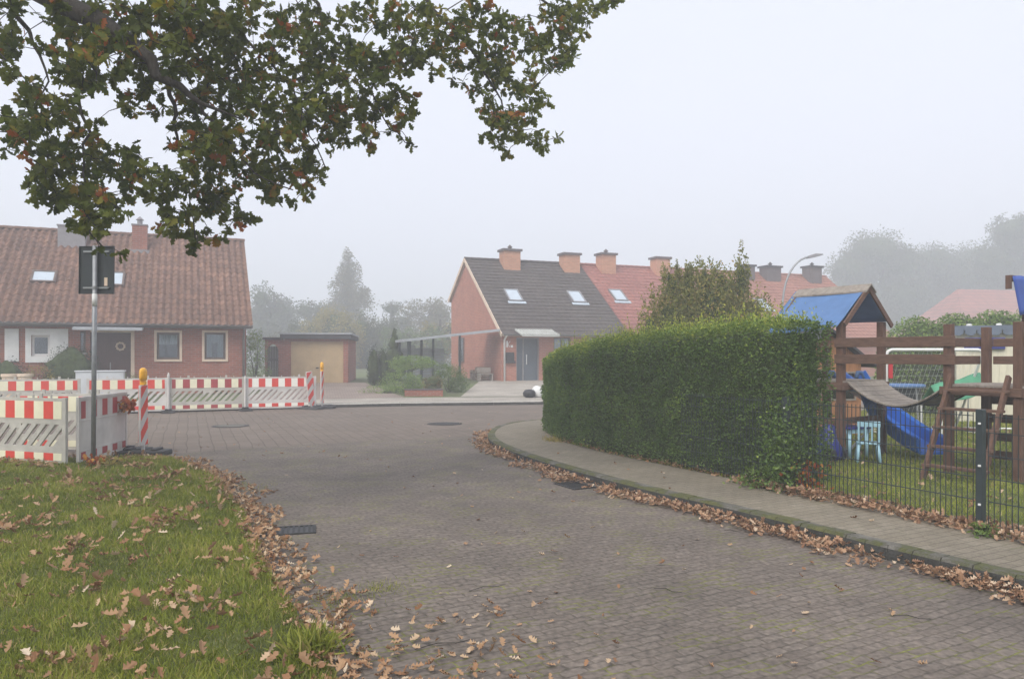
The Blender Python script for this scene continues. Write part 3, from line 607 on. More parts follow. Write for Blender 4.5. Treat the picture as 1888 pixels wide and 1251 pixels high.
def house_left():
    zb = .0
    xs_ = W1(130, 600)[0]
    right = empty('semi_detached_house', (*OA, 0), AA, 'low red brick house with brown pantiled roof and two cream edged square windows', 'house', 'low brick houses with pantiled roofs on the left')
    x0, x1 = xs_, 0.0
    def rect(xa, ya, xb, yb, y0=0): a = W1(xa, yb, y0); b = W1(xb, ya, y0); return (a[0], b[0], a[1], b[1])
    w1 = rect(289, 613, 331, 662); w2 = rect(377, 613, 416, 662); porch = rect(166, 606, 248, 742); porch = (porch[0], porch[1], .1, porch[3]-.02)
    side = rect(140, 610, 158, 650)
    wl = shell(right, x0, x1, 8.6, zb, ZA-.12, YA, ZRA-.16, 3.1-.1, [w1, w2, porch, side], 'brick')
    window(right, *w1, 0, 'trim_brown', 'trim_cream', .085, [(.04,.96,.55,.97)], label='square window with cream surround and a pale blind')
    window(right, *w2, 0, 'trim_brown', 'trim_cream', .085, [(.1,.34,.08,.95),(.62,.92,.08,.95),(.3,.7,.62,.95)], label='square window with cream surround and net curtains')
    window(right, *side, 0, 'trim_brown', None, label='narrow dark window beside the front door')
    # recessed door
    dx0, dx1, _, dz1 = porch; dm = (dx0*.12+dx1*.88)
    dr = MB(); dr.box(dx0+.02, dx1-.12, .10, .15, .12, dz1-.14)
    for i in range(9): xx = dx0+.08+(dx1-dx0-.25)*i/8.5; dr.box(xx, xx+.16, .085, .103, .2, dz1-.2)
    dd = dr.build('door', M['door_brown'], right)
    MB().tube([(dx0+(dx1-dx0)*.45, .02, 1.15), (dx0+(dx1-dx0)*.45, .02, 1.4)], .018, 8).build('handle', M['alu'], dd)
    wr = MB(); cxm, czm = W1(222, 638)
    for j in range(24): t = 2*math.pi*j/24; t2 = 2*math.pi*(j+1)/24; wr.tube([(cxm+.13*math.cos(t), .05, czm+.13*math.sin(t)), (cxm+.13*math.cos(t2), .05, czm+.13*math.sin(t2))], .035+.012*math.sin(j*2.3), 7)
    wr.build('wreath', M['trim_cream'], dd, smooth=True)
    fr = MB(); fr.box(dx1-.12, dx1, .02, .2, .1, dz1); fr.box(dx0, dx1-.12, .025, .2, dz1-.12, dz1); fr.build('door_frame', M['trim_cream'], right)
    ca, cz = W1(140, 604); cb_ = W1(265, 604)[0]
    cn = MB(); cn.prism_yz([(-.95, cz-.1), (-.95, cz-.02), (-.002, cz+.08), (-.002, cz-.02)], ca, cb_); cn.build('porch_canopy', M['roofedge'], right)
    lp = W1(274, 592); MB().tube([(lp[0], -.002, lp[1]), (lp[0], -.12, lp[1]), (lp[0], -.14, lp[1]-.14)], [.03,.03,.06], 10).build('wall_lamp', M['trim_white'], right)
    m_ = roof_slab(right, x0, x1+.16, -.42, ZA-.42*SLA, YA, ZRA, 8.95, 3.1-.35*(ZRA-3.1)/4.1); rf = m_.build('roof', M['brick_dk'], right)
    rf['label'] = 'brown red pantiled roof with one brick chimney'
    tone = lambda xc, v: .28+.12*np.sin(xc*.9+v*5)
    t_ = tiled('roof_tiles', right, x0, x1+.2, -.5, ZA-.5*SLA, YA, ZRA, 'tile_red', .245, .34, .085, .018, tone)
    tiled('roof_tiles', right, x0, x1+.2, 8.98, 3.1-.38*.86, YA, ZRA, 'tile_red', .245, .34, .05, .03, tone)
    ridge(right, x0, x1+.2, YA, ZRA+.05, 'tile_red', 15)
    sx, sy = on_roof(OA, AA, 208, 517, ZA, SLA); skylight(rf, sx, sy, .8, .95, ZA, SLA, 'trim_brown')
    sy_ = YA-.75; cx_ = W1(258, 440, sy_)[0]; ztop = W1(258, 417, sy_)[1]
    ch = chimney(right, cx_, sy_, .55, .5, ZA+SLA*sy_-.4, ztop, 'brick', 'hood')
    MB().box(cx_-.36, cx_+.36, sy_-.36, sy_+.3, ZA+SLA*(sy_-.36)-.1, ZA+SLA*(sy_-.36)+.16).build('lead_flashing', M['lead'], ch)
    gutter(right, x0, x1+.2, -.57, ZA-.5*SLA+.03)
    zg_ = ZA-.5*SLA; MB().tube([(x1-.1, -.55, zg_-.05), (x1-.1, -.4, zg_-.14), (x1-.1, -.075, zg_-.42), (x1-.1, -.075, .1)], .045, 10).build('downpipe', M['gutter'], right, smooth=True)
    # left half
    left = empty('semi_detached_house', (*OA, 0), AA, 'left brick house with white framed window and white shutters under a pantiled roof', 'house', 'low brick houses with pantiled roofs on the left')
    X0 = x0-8.2; X1 = x0-.004
    ww = rect(58, 618, 92, 656); sh1 = rect(9, 606, 35, 666); shw = rect(47, 606, 126, 668)
    shell(left, X0, X1, 8.6, zb, ZA-.12, YA, ZRA-.16, 3.0, [ww], 'brick')
    wn = window(left, *ww, 0, 'trim_white', None, sill=False, label='window set in a wide white panelled surround')
    pnl = MB(); a, b, c, d_ = shw; pnl.box(a, ww[0]-.002, -.05, -.003, c, d_); pnl.box(ww[1]+.002, b, -.05, -.003, c, d_); pnl.box(ww[0]-.002, ww[1]+.002, -.048, -.003, c, ww[2]); pnl.box(ww[0]-.002, ww[1]+.002, -.048, -.003, ww[3], d_)
    for i in range(11): xx = ww[1]+.22+(b-ww[1]-.25)*i/11; pnl.box(xx, xx+.02, -.06, -.05, c+.05, d_-.05)
    pnl.build('surround', M['trim_white'], wn)
    sb = MB(); sb.box(sh1[0], sh1[1], -.05, -.003, sh1[2], sh1[3]); 
    for i in range(12): zz = sh1[2]+.06+(sh1[3]-sh1[2]-.12)*i/12; sb.box(sh1[0]+.05, sh1[1]-.05, -.065, -.05, zz, zz+.05)
    sb.build('shutter', M['trim_white'], left)
    m_ = roof_slab(left, X0, X1, -.42, ZA-.42*SLA, YA, ZRA, 8.95, 3.1-.35*.86); rf2 = m_.build('roof', M['brick_dk'], left)
    tone2 = lambda xc, v: .22+.2*np.sin(xc*2.3+v*9)*np.sin(v*7+xc)
    tiled('roof_tiles', left, X0, X1, -.5, ZA-.5*SLA, YA, ZRA, 'tile_red', .245, .34, .085, .018, tone2)
    tiled('roof_tiles', left, X0, X1, 8.98, 3.1-.38*.86, YA, ZRA, 'tile_red', .245, .34, .05, .03, tone2)
    ridge(left, X0, X1, YA, ZRA+.05, 'tile_red', 20)
    sx, sy = on_roof(OA, AA, 81, 513, ZA, SLA); skylight(rf2, sx, sy, .8, .75, ZA, SLA, 'trim_brown')
    y_ = YA-.7; xc = W1(142, 440, y_)[0]; chimney(left, xc-.15, y_, .95, .6, ZA+SLA*y_-.8, W1(150, 420, y_)[1], 'lead', 'flat')
    gutter(left, X0, X1, -.57, ZA-.5*SLA+.03)
house_left()

# --- terrace on the right
OB, AB = (-.51, 37.5), R(22)
ZE, YR, ZR, DB, ZBK = 2.95, 5.45, 7.06, 8.28, 5.05
SLB = (ZR-ZE)/YR
def W2(px, py, y0=0): return on_wall(OB, AB, px, py, y0)
def rect2(xa, ya, xb, yb): a = W2(xa, yb); b = W2(xb, ya); return (a[0], b[0], a[1], b[1])
def terrace_house(x0, x1, label, roofmat, holes_px, chim, sky_px, tl=.36, amp=.02, brick='brick2', end_l=False, end_r=False):
    r_ = empty('terraced_house', (*OB, 0), AB, label, 'house', 'terraced houses with steep roofs')
    holes = [rect2(*h[:4]) for h in holes_px]; door = None
    hs_ = []
    for h, q in zip(holes_px, holes):
        if h[4] == 'door': q = (q[0], q[1], GB, q[3]); door = q
        hs_.append(q)
    shell(r_, x0, x1-.004, DB, .1, ZE-.1, YR, ZR-.16, ZBK-.14, hs_, brick)
    for h, q in zip(holes_px, hs_):
        if h[4] == 'win': window(r_, *q, 0, 'trim_brown', None, curtain=[(.05,.95,.1,.7)] if h[5] else None, mull=1)
    if door:
        a, b, c, d_ = door; dm = MB(); dm.box(a+.42, b-.06, .12, .17, c, d_-.06); dm.box(a+.05, a+.36, .12, .15, c+.05, d_-.06); dd = dm.build('door', M['door_grey'], r_, bevel=.005)
        MB().tube([(a+.58, .06, c+.85), (a+.58, .06, c+1.35)], .02, 8).tube([(a+.58,.06,c+.9),(a+.58,.13,c+.9)], .012, 6).tube([(a+.58,.06,c+1.3),(a+.58,.13,c+1.3)], .012, 6).build('handle', M['trim_white'], dd)
        f = MB(); f.box(a, a+.05, .05, .2, c, d_); f.box(b-.06, b, .05, .2, c, d_); f.box(a+.36, a+.42, .05, .2, c, d_-.06); f.box(a+.05, b-.06, .052, .2, d_-.06, d_); f.build('door_frame', M['lead'], r_)
        MB().box(a-.1, b+.1, -.6, -.003, c-.16, c-.02).build('doorstep', M['concrete'], r_)
        ca, cz = W2(948, 607); cb_, cz2 = W2(1016, 620)
        k = MB(); k.prism_yz([(-1.0, cz-.33), (-1.0, cz-.29), (-.002, cz+.02), (-.002, cz-.04)], ca, cb_)
        for xx in np.linspace(ca+.05, cb_-.05, 14): k.prism_yz([(-1.0, cz-.29), (-1.0, cz-.26), (-.002, cz+.05), (-.002, cz+.02)], xx, xx+.05)
        k.box(ca, cb_, -1.03, -1.0, cz-.37, cz-.25)
        k.build('door_canopy', M['canopy'], r_)
        for (u, v_, w_, h_, mt, nm) in ((939, 657, .42, .42, 'black', 'letterbox'), (940, 667, .5, .12, 'black', 'newspaper_tube')):
            x_, z_ = W2(u, v_); MB().box(x_-w_/2, x_+w_/2, -.16, -.003, z_-h_/2, z_+h_/2).build(nm, M[mt], r_, bevel=.02)
        x_, z_ = W2(937, 634); nb = MB()     # pale metal house number ornament: two strokes
        nb.box(x_-.1, x_-.03, -.03, -.003, z_-.16, z_+.16); nb.beam((x_-.03,-.016,z_), (x_+.1,-.016,z_+.14), .02, .05, (0,-1,0)); nb.beam((x_-.03,-.016,z_), (x_+.08,-.016,z_-.15), .02, .05, (0,-1,0)); nb.box(x_+.13, x_+.24, -.03, -.003, z_-.17, z_-.05); nb.build('house_number', M['trim_white'], r_)
    hi = .16 if end_r else -.004; lo = -.12 if end_l else 0
    slb = (ZR-ZBK)/(DB-YR)
    rf = roof_slab(r_, x0+lo*.6, x1+hi, -.28, ZE-.28*SLB, YR, ZR, DB+.15, ZBK-.15*slb).build('roof', M['trim_cream' if end_l else 'brick_dk'], r_)
    rf['label'] = label.split(' with ')[0] + ' roof'; del rf['label']
    tone = lambda xc, v: .2+.15*np.sin(xc*1.3+v*6)
    tiled('roof_tiles', r_, x0+lo, x1+hi, -.35, ZE-.35*SLB, YR, ZR, roofmat, .3, tl, amp, .028, tone)
    tiled('roof_tiles', r_, x0+lo, x1+hi, DB+.2, ZBK-.2*slb, YR, ZR, roofmat, .3, tl, amp, .028, tone)
    ridge(r_, x0+lo, x1+hi, YR, ZR+.03, roofmat, 18)
    if end_l:
        v_ = MB(); v_.beam((x0-.14, -.35, ZE-.35*SLB-.05), (x0-.14, YR, ZR-.05), .03, .2, (0,-.6,.8)); v_.beam((x0-.14, DB+.2, ZBK-.2*slb-.05), (x0-.14, YR, ZR-.05), .03, .2, (0,.6,.8)); v_.build('verge_board', M['trim_cream'], r_)
    for (px, py, wd, cm) in chim:
        y_ = YR-.45; x_ = W2(px, 480, y_)[0]; zt = W2(px, py, y_)[1]; c = chimney(r_, x_, y_, wd, .75, ZE+SLB*(y_-.5)-.3, zt, cm, 'slab', pot=(px in (940, 1117, 1420, 1497)))
    for (px, py) in sky_px:
        sx, sy = on_roof(OB, AB, px, py, ZE, SLB); skylight(rf, sx, sy, .82, 1.15, ZE, SLB)
    gutter(r_, x0, x1, -.42, ZE-.35*SLB+.02)
    if end_l:
        zg_ = ZE-.35*SLB; MB().tube([(x0+.12, -.42, zg_-.04), (x0+.12, -.3, zg_-.1), (x0+.12, -.08, zg_-.25), (x0+.12, -.08, .2)], .05, 10).build('downpipe', M['trim_white'], r_, smooth=True)
    return r_
h1 = terrace_house(0, 7.07, 'end terrace house with dark grey roof and orange brick gable', 'tile_dark', [(952,622,994,698,'door',0), (1021,622,1052,645,'win',1), (1080,622,1112,645,'win',0)], [(940,464,1.0,'brick_or'),(1050,471,1.0,'brick_or')], [(946,546),(1062,549)], .33, .012, end_l=True)
terrace_house(7.07, 14.1, 'terraced house with brick red roof next to the dark roofed one', 'tile_pink', [(1170,622,1205,652,'win',0),(1220,622,1262,652,'win',0)], [(1117,471,.95,'brick_or'),(1217,478,.95,'brick_or')], [(1139,546)], .34, .03)
terrace_house(14.1, 20.2, 'terraced house with orange red roof mostly behind the tall bush', 'tile_orange', [(1330,622,1365,652,'win',0)], [(1375,492,.85,'brick_dk')], [], .34, .03)
terrace_house(20.2, 25.9, 'last house of the terrace with orange red roof and dark chimneys', 'tile_orange', [(1460,622,1485,652,'win',0)], [(1420,494,1.15,'brick_dk'),(1497,494,1.0,'brick_dk')], [(1405,562)], .34, .03, end_r=True)
# gable side window on the end house
gwy0, gwy1 = 5.9, 6.7
gw = MB().box(-.03, -.004, gwy0, gwy1, 1.35, 2.6).build('window', M['glass'], h1); gw['label'] = 'narrow dark window low in the gable wall'
gf = MB(); gf.box(-.06, -.003, gwy0-.07, gwy0, 1.28, 2.67); gf.box(-.06, -.003, gwy1, gwy1+.07, 1.28, 2.67); gf.box(-.058, -.003, gwy0, gwy1, 2.6, 2.67); gf.box(-.09, -.003, gwy0, gwy1, 1.28, 1.35); gf.build('frame', M['trim_brown'], gw)
MB().box(-.0035, -.0015, gwy0, gwy1, 1.35, 2.6).build('dark_backing', M['black'], gw)  # black sheet behind the pane, painted darkness of the room
# lean-to carport left of the gable
cp = empty('carport', (*OB, 0), AB, 'lean-to carport with sloping white edged roof against the gable', 'carport')
L_ = 4.84; zc = 2.34
rf = MB(); V = [(-L_, -.1, zc), (-.15, -.1, 2.88), (-.15, 1.9, 2.88), (-L_, 1.9, zc)]
rf.add([(x, y, z) for x, y, z in V]+[(x, y, z+.07) for x, y, z in V], [(3,2,1,0),(4,5,6,7),(0,1,5,4),(1,2,6,5),(2,3,7,6),(3,0,4,7)]); rf.build('roof', M['roofedge'], cp)
fs = MB(); fs.beam((-L_-.03, -.14, zc+.02), (-.13, -.14, 2.9), .05, .12); fs.beam((-L_-.05, -.1, zc+.0), (-L_-.05, 1.9, zc+.0), .05, .12); fs.build('fascia', M['roofedge'], cp)
for i, (x, y) in enumerate([(-4.72,.0),(-4.72,1.7),(-4.2,1.75),(-3.6,1.75),(-3.0,1.75),(-1.6,1.75)]):
    zt = zc+(x+L_)/L_*.55; MB().box(x-.05, x+.05, y-.05, y+.05, .3, zt).build('post', M['fence'], cp)
wl = MB()
for i in range(9): wl.box(-4.6, -2.4, 1.82, 1.85, .5+i*.17, .65+i*.17)
wl.build('slat_wall', M['roofedge'], cp)
# stack of firewood and a wheelbarrow-like frame by the carport wall
fw = empty('firewood_stack', (*OB, 0), AB, 'low stack of split firewood against the brick gable under the carport', 'firewood')
lg = MB()
for i in range(9):
    for j in range(4 if i < 5 else 3):
        x = -.25; y = 1.0+i*.22+(j%2)*.1; z = .46+j*.17+random.uniform(-.02,.02); r_ = random.uniform(.075,.1); lg.tube([(x-.45+random.uniform(-.05,.05), y, z), (x, y, z)], r_, 7)
lg.build('logs', M['deadwood'], fw)
wb = empty('wooden_bench', (*OB, 0), AB, 'small wooden garden bench in front of the gable corner', 'bench')
for nm, bx in (('seat', (-1.1,-.35,.2,.6,.72,.76)), ('backrest', (-1.1,-.35,.6,.64,.8,1.05)), ('leg', (-1.08,-1.02,.22,.58,.4,.72)), ('leg', (-.43,-.37,.22,.58,.4,.72))): MB().box(*bx).build(nm, M['woodgrey'], wb, bevel=.005)
# --- garage with arched side gate
ga = empty('garage', (-9.75, 35.0, 0), R(8), 'flat roofed brick garage with wide tan door and arched side gate', 'garage')
def W3(px, py): return on_wall((-9.75, 35.0), R(8), px, py)
gx0, gtop = W3(530, 624); gx1 = W3(642, 620)[0]; dxa, dzt = W3(536, 629); dxb = W3(633, 629)[0]; ax0 = W3(488, 620)[0]; ah0 = W3(492, 640)[0]; ah1, azt = W3(513, 634)
m_ = MB(); wall_holes(m_, gx0-.12, gx1, .1, gtop, 0, .24, [(dxa, dxb, .1, dzt)]); m_.box(gx0-.12, gx0+.12, .24, 5.5, .1, gtop); m_.box(gx1-.24, gx1, .24, 5.5, .1, gtop); m_.box(gx0+.12, gx1-.24, 5.26, 5.5, .1, gtop)
# arched wall piece
pts = [(ax0, .1), (ah0, .1), (ah0, azt-.35)] + [(ah0+(ah1-ah0)*(1-math.cos(t))/2, azt-.35+.35*math.sin(t)) for t in np.linspace(0, math.pi, 12)[1:-1]] + [(ah1, azt-.35), (ah1, .1), (gx0-.125, .1), (gx0-.125, gtop-.05), (ax0, gtop-.05)]
m_.prism_xz(pts, .02, .25); m_.build('wall', M['brick'], ga)
gd_ = MB(); gd_.box(dxa, dxb, .07, .11, .14, dzt)
for i in range(18): xx = dxa+.04+(dxb-dxa-.08)*i/18; gd_.box(xx, xx+.1, .058, .07, .2, dzt-.04)
g2 = gd_.build('garage_door', M['garage'], ga); MB().box((dxa+dxb)/2-.06, (dxa+dxb)/2+.06, .03, .06, 1.05, 1.1).build('handle', M['black'], g2)
MB().box(gx0-.3, gx1+.14, -.22, 5.6, gtop, gtop+.2).build('roof', M['bitumen'], ga); MB().box(gx0-.33, gx1+.17, -.25, 5.63, gtop+.2, gtop+.27).build('roof_edge', M['roofedge'], ga)
cp_ = MB()
for i in range(6): x = ax0-.1+(gx0-.3-ax0+.05)*i/6; cp_.prism_xz([(x, gtop-.05), (x+.24, gtop-.05), (x+.2, gtop+.06), (x+.04, gtop+.06)], -.08, .35)
cp_.build('wall_coping', M['brick_dk'], ga)
gt = MB()
for i in range(7): x = ah0+(ah1-ah0)*i/7; gt.box(x+.01, x+(ah1-ah0)/7-.005, .12, .15, .12, azt-.1)
gt.box(ah0, ah1, .15, .17, .5, .6); gt.box(ah0, ah1, .15, .17, 1.4, 1.5); gt.build('gate', M['garage_wood'], ga)
# timber fence right of the garage
def boardfence(name, p, q, z0, h, mat, label, w_=.14, gap=.015, group=None):
    r_ = empty(name, (p[0], p[1], 0), math.atan2(q[1]-p[1], q[0]-p[0]), label, 'fence', group); L = math.hypot(q[0]-p[0], q[1]-p[1]); b = MB(); x = 0
    while x < L: b.box(x, x+w_-gap, 0, .02, z0, z0+h+random.uniform(-.01,.01)); x += w_
    b.box(0, L, .021, .06, z0+h*.2, z0+h*.2+.08); b.box(0, L, .021, .06, z0+h*.8, z0+h*.8+.08); b.build('boards', M[mat], r_)
    x = 0
    while x <= L: MB().box(x-.05, x+.05, .062, .15, z0-.1, z0+h+.02).build('post', M[mat], r_); x += 2
boardfence('board_fence', (-6.6,37.4), (-3.7,38.6), .2, 1.5, 'woodgrey', 'grey weathered board fence between the garage and the garden')
# distant house at the right, behind the hedge
OD = (59.5, 85.5); 
hd = empty('detached_house', (*OD, -.74), R(12), 'distant red roofed house fading into fog behind the play yard', 'house')
hd.scale = (1.45,)*3
m_ = MB(); m_.box(-6.6, 6.6, .4, 8.2, .0, 2.8); m_.build('wall', M['brick2'], hd)
for i in (-5, -2.2, 1.5, 4.2): window(hd, i, i+1.1, 1.0, 2.2, .15, 'trim_white', sill=False)
rr_ = MB(); rr_.add([(-7,-.3,2.6),(7,-.3,2.6),(7,8.9,2.6),(-7,8.9,2.6),(-3.6,4.3,7.1),(3.6,4.3,7.1),(-7,-.3,2.75),(7,-.3,2.75),(7,8.9,2.75),(-7,8.9,2.75)], [(0,3,2,1),(6,7,5,4),(8,9,4,5),(7,8,5),(9,6,4),(0,1,7,6),(1,2,8,7),(2,3,9,8),(3,0,6,9)]); rr_.build('roof', M['roof_far'], hd)

# ------------------------------------------------------------------ construction barriers
def stripes(mb_list, x0, x1, z0, z1, y, cols, pitch, phase=0, slant=0):
    x = x0-phase; i = 0
    while x < x1:
        a, b = max(x, x0), min(x+pitch, x1)
        if b > a: mb_list[cols[i % 2]].box(a, b, y-.004, y, z0, z1)
        x += pitch; i += 1
def barrier(p, rz, label, redm='red', whitem='reflwhite', body='white', L=2.0, phase=0, solid=False, group='red and white barrier panels along the street', feet=True, z=0, colset=None, slotphase=0):
    r_ = empty('barrier', (p[0], p[1], z), rz, label, 'barrier', group); H = 1.0; y0, y1 = -.022, .022
    m_ = MB()
    if solid:
        m_.box(.06, L-.06, y0+.006, y1-.006, .06, H); m_.box(0, .06, y0, y1, .03, H+.02); m_.box(L-.06, L, y0, y1, .03, H+.02); m_.box(.06, L-.06, y0, y1, .03, .07); m_.box(.06, L-.06, y0-.004, y1, H-.03, H+.02)
        m_.box(.06, L-.06, y0-.003, y1, .66, .675); m_.box(.06, L-.06, y0-.003, y1, .215, .23)
    else:
        m_.box(0, .07, y0, y1, .03, H+.01); m_.box(L-.07, L, y0, y1, .03, H+.01)
        m_.box(.07, L-.07, y0+.004, y1-.004, .68, H); m_.box(.07, L-.07, y0+.004, y1-.004, .05, .24)
        # slotted web: parallelogram bars between .24 and .68
        zA, zB = .24, .68; sl = .30; pitch = .178; bw = .075; zm = .30; zn = .62
        m_.box(.07, L-.07, y0+.006, y1-.006, zA, zm); m_.box(.07, L-.07, y0+.006, y1-.006, zn, zB)
        x = .07-sl+.02
        while x < L-.05:
            a0, a1 = x, x+bw+.02; b0, b1 = a0+sl, a1+sl
            def clip(xb, xt, z_): return xb+(xt-xb)*(z_-zm)/(zn-zm)
            def zat(xv, xb): return zm+(xv-xb)/(sl)*(zn-zm)
            P = [(a0, zm), (a1, zm), (b1, zn), (b0, zn)]
            # clip polygon to [.07, L-.07]
            def clipx(poly, xc, keep):
                out = []
                for i in range(len(poly)):
                    A, B = poly[i], poly[(i+1)%len(poly)]; ia = keep(A[0]); ib = keep(B[0])
                    if ia: out.append(A)
                    if ia != ib: t = (xc-A[0])/(B[0]-A[0]); out.append((xc, A[1]+(B[1]-A[1])*t))
                return out
            P = clipx(P, .07, lambda v: v >= .07); P = clipx(P, L-.07, lambda v: v <= L-.07) if len(P) > 2 else P
            if len(P) > 2: m_.prism_xz(P, y0+.007, y1-.007)
            x += pitch
        # blank gusset, top left and bottom right, as on these panels
        m_.prism_xz([(.07, .62), (.07, .45), (.22, .62)], y0+.008, y1-.008); m_.prism_xz([(L-.07, .30), (L-.07, .5), (L-.25, .30)], y0+.008, y1-.008)
        m_.box(L/2-.12, L/2+.12, y0+.009, y1-.009, .55, .62)
        for sx in (.25, .75): m_.box(L*sx-.03, L*sx+.03, y0+.01, y1-.01, H, H+.07)
        for k in range(5): m_.box(.3+k*(L-.6)/4-.012, .3+k*(L-.6)/4+.012, y0+.012, y1-.012, H, H+.045)
    m_.build('panel', M[body], r_, bevel=.004)
    yb = y0+.003 if not solid else y0+.005; pit = .19
    for nm, z0_, z1_ in (('top_band', .70, .955), ('bottom_band', .10, .205)):
        xs_ = [.075]+[x for x in np.arange(.075-phase, L-.075, pit) if x > .076]+[L-.075]; q_ = MB(); V_ = []
        for x in xs_: V_ += [(x, yb, z0_), (x, yb, z1_), (x, yb-.004, z0_), (x, yb-.004, z1_)]
        Fs_ = []; ms_ = []
        for i in range(len(xs_)-1):
            c = 4*i; Fs_ += [(c+2, c+6, c+7, c+3), (c, c+4, c+6, c+2), (c+3, c+7, c+5, c+1)]; ms_ += [(i+(0 if phase < .11 else 1)) % 2]*3
        n4 = 4*(len(xs_)-1); Fs_ += [(0, 2, 3, 1), (n4, n4+1, n4+3, n4+2)]; ms_ += [ms_[0], ms_[-1]]
        q_.v, q_.f, q_.m = V_, Fs_, ms_; q_.build(nm, [M[redm], M[whitem]], r_)
    if feet:
        for x in (.0, L):
            if feet == 'l' and x > 0 or feet == 'r' and x == 0: continue
            ft = MB(); ft.prism([(x-.12,-.4),(x+.12,-.4),(x+.16,-.32),(x+.16,.32),(x+.12,.4),(x-.12,.4),(x-.16,.32),(x-.16,-.32)], 0, .07); ft.box(x-.07, x+.07, -.12, .12, .07, .11)
            ft.build('foot', M['rubber'], r_, bevel=.01)
    return r_
e_ = Vector((math.cos(R(23)), math.sin(R(23))))
PA = Vector((-6.05, 23.6))
for i, (s_, lab, rm, wm, bd, ph) in enumerate([
    (2.1, 'right end barrier panel with white and red stripes before the garage', 'red', 'reflwhite', 'white', .09),
    (4.2, 'weathered barrier panel with cream and dull red stripes before the two windows', 'darkred', 'reflcream', 'cream', .09),
    (6.3, 'barrier panel with cream and red stripes behind the near amber beacon', 'red', 'reflcream', 'white', .06),
    (8.5, 'barrier panel with wide red stripes partly behind the sign post', 'red', 'reflcream', 'cream', .1),
    (10.6, 'far left barrier panel in front of the white shuttered window', 'red', 'reflcream', 'cream', .1)]):
    p = PA - e_*s_
    barrier((p.x, p.y), R(23), lab, rm, wm, bd, L=2.06, phase=ph)
def stake(p, z, h, label):
    r_ = empty('barrier_post', (p[0], p[1], z), R(23), label, 'post', 'posts joining the barrier panels')
    m_ = MB(); m_.tube([(0,0,0),(0,0,h-.08),(0,0,h)], [.035,.035,.012], 10); m_.build('pole', M['white'], r_, smooth=False)
    MB().prism([(-.14,-.35),(.14,-.35),(.14,.35),(-.14,.35)], 0, .065).build('foot', M['rubber'], r_, bevel=.01)
q = PA - e_*4.22; stake((q.x+.03, q.y-.06), 0, 1.16, 'white pointed post between the barrier panels in front of the brick wall')
q = PA - e_*2.12; stake((q.x+.02, q.y-.06), 0, 1.05, 'short grey post joining the two right hand barrier panels')
# near barriers on the verge edge
a0 = Vector((-6.42, 10.95)); dv = Vector((-1.25, .43)).normalized()
pL = a0 + dv*2.0; barrier((pL.x, pL.y), math.atan2(-dv.y, -dv.x), 'near barrier panel with wide slots and bright stripes at left edge', 'red', 'reflcream', 'cream', phase=.02, feet='', z=.03)
pL2 = a0 + dv*4.05; barrier((pL2.x, pL2.y), math.atan2(-dv.y, -dv.x), 'near barrier panel beyond the left edge of the picture', 'red', 'reflcream', 'cream', phase=.02, feet='', z=.03)
p1 = Vector((-6.34, 11.08)); p2 = Vector((-6.52, 12.82)); dd_ = (p2-p1).normalized()
barrier((p1.x, p1.y), math.atan2(dd_.y, dd_.x), 'plain white barrier panel with dark red stripes standing endways behind the sign post', 'darkred', 'white', 'white', L=1.76, phase=.05, solid=True, feet='r', z=.02)
p3 = p2 + Vector((-2.0, .25)); 
barrier((p3.x, p3.y), R(-7), 'grey slotted barrier panel standing behind the near left one', 'red', 'reflcream', 'cream', phase=.05, z=.0)

def beacon(p, rz, label, h=1.05, tilt=0, zz=0, lamp=True):
    r_ = empty('warning_beacon', (p[0], p[1], zz), rz, label, 'beacon', 'red and white striped beacons'); r_.rotation_euler[1] = tilt
    m_ = MB(); w_ = .25; z0 = .16; z1 = z0+1.0
    m_.box(-w_/2, w_/2, -.02, .02, z0, z1); m_.tube([(0,0,.03),(0,0,z0+.02)], .03, 8); m_.build('board', M['white'], r_, bevel=.012)
    for face in (-1, 1):
        rd = MB(); ph = .25; z = z0-.3
        while z < z1:
            P = [(-w_/2+.01, z), (w_/2-.01, z+.22), (w_/2-.01, z+.40), (-w_/2+.01, z+.18)]
            def cz(poly, zc, keep):
                out = []
                for i in range(len(poly)):
                    A, B = poly[i], poly[(i+1)%len(poly)]; ia, ib = keep(A[1]), keep(B[1])
                    if ia: out.append(A)
                    if ia != ib: t = (zc-A[1])/(B[1]-A[1]); out.append((A[0]+(B[0]-A[0])*t, zc))
                return out
            P = cz(P, z0+.01, lambda v: v >= z0+.01); P = cz(P, z1-.01, lambda v: v <= z1-.01) if len(P) > 2 else P
            if len(P) > 2: rd.prism_xz(P, *( (-.024,-.0195) if face < 0 else (.0195,.024)))
            z += .36
        rd.build('red_foil', M['red'], r_)
    ft = MB(); ft.prism([(-.2,-.4),(.2,-.4),(.22,-.3),(.22,.3),(.2,.4),(-.2,.4),(-.22,.3),(-.22,-.3)], 0, .08); ft.box(-.13, .13, -.28, -.18, .08, .12); ft.box(-.13, .13, .18, .28, .08, .12); ft.build('foot', M['rubber'], r_, bevel=.015)
    if not lamp: return r_
    lm = MB(); lm.box(-.045, .045, -.04, .04, z1, z1+.07); hsg = lm.build('lamp_base', M['yellow'], r_, bevel=.01)
    ln = MB(); ln.v = []; k = 14; prof = [(.03,.0),(.085,.02),(.095,.08),(.095,.15),(.08,.2),(.04,.225)]
    ln.lathe((0,0,z1+.06), prof, k); ln.v = [(x, y*.55, z) for x, y, z in ln.v]; ln.build('amber_lamp', M['yellow'], r_, smooth=True)
    return r_
b1 = beacon(gp(264, 838), R(90), 'near beacon with amber lamp standing beside the sign post')
beacon((-5.93, 23.7), R(88), 'far beacon with amber lamp at the right end of the barriers')
beacon((-6.16, 23.35), R(58), 'far striped lampless beacon leaning just left of the amber lamp', tilt=R(-6), lamp=False)
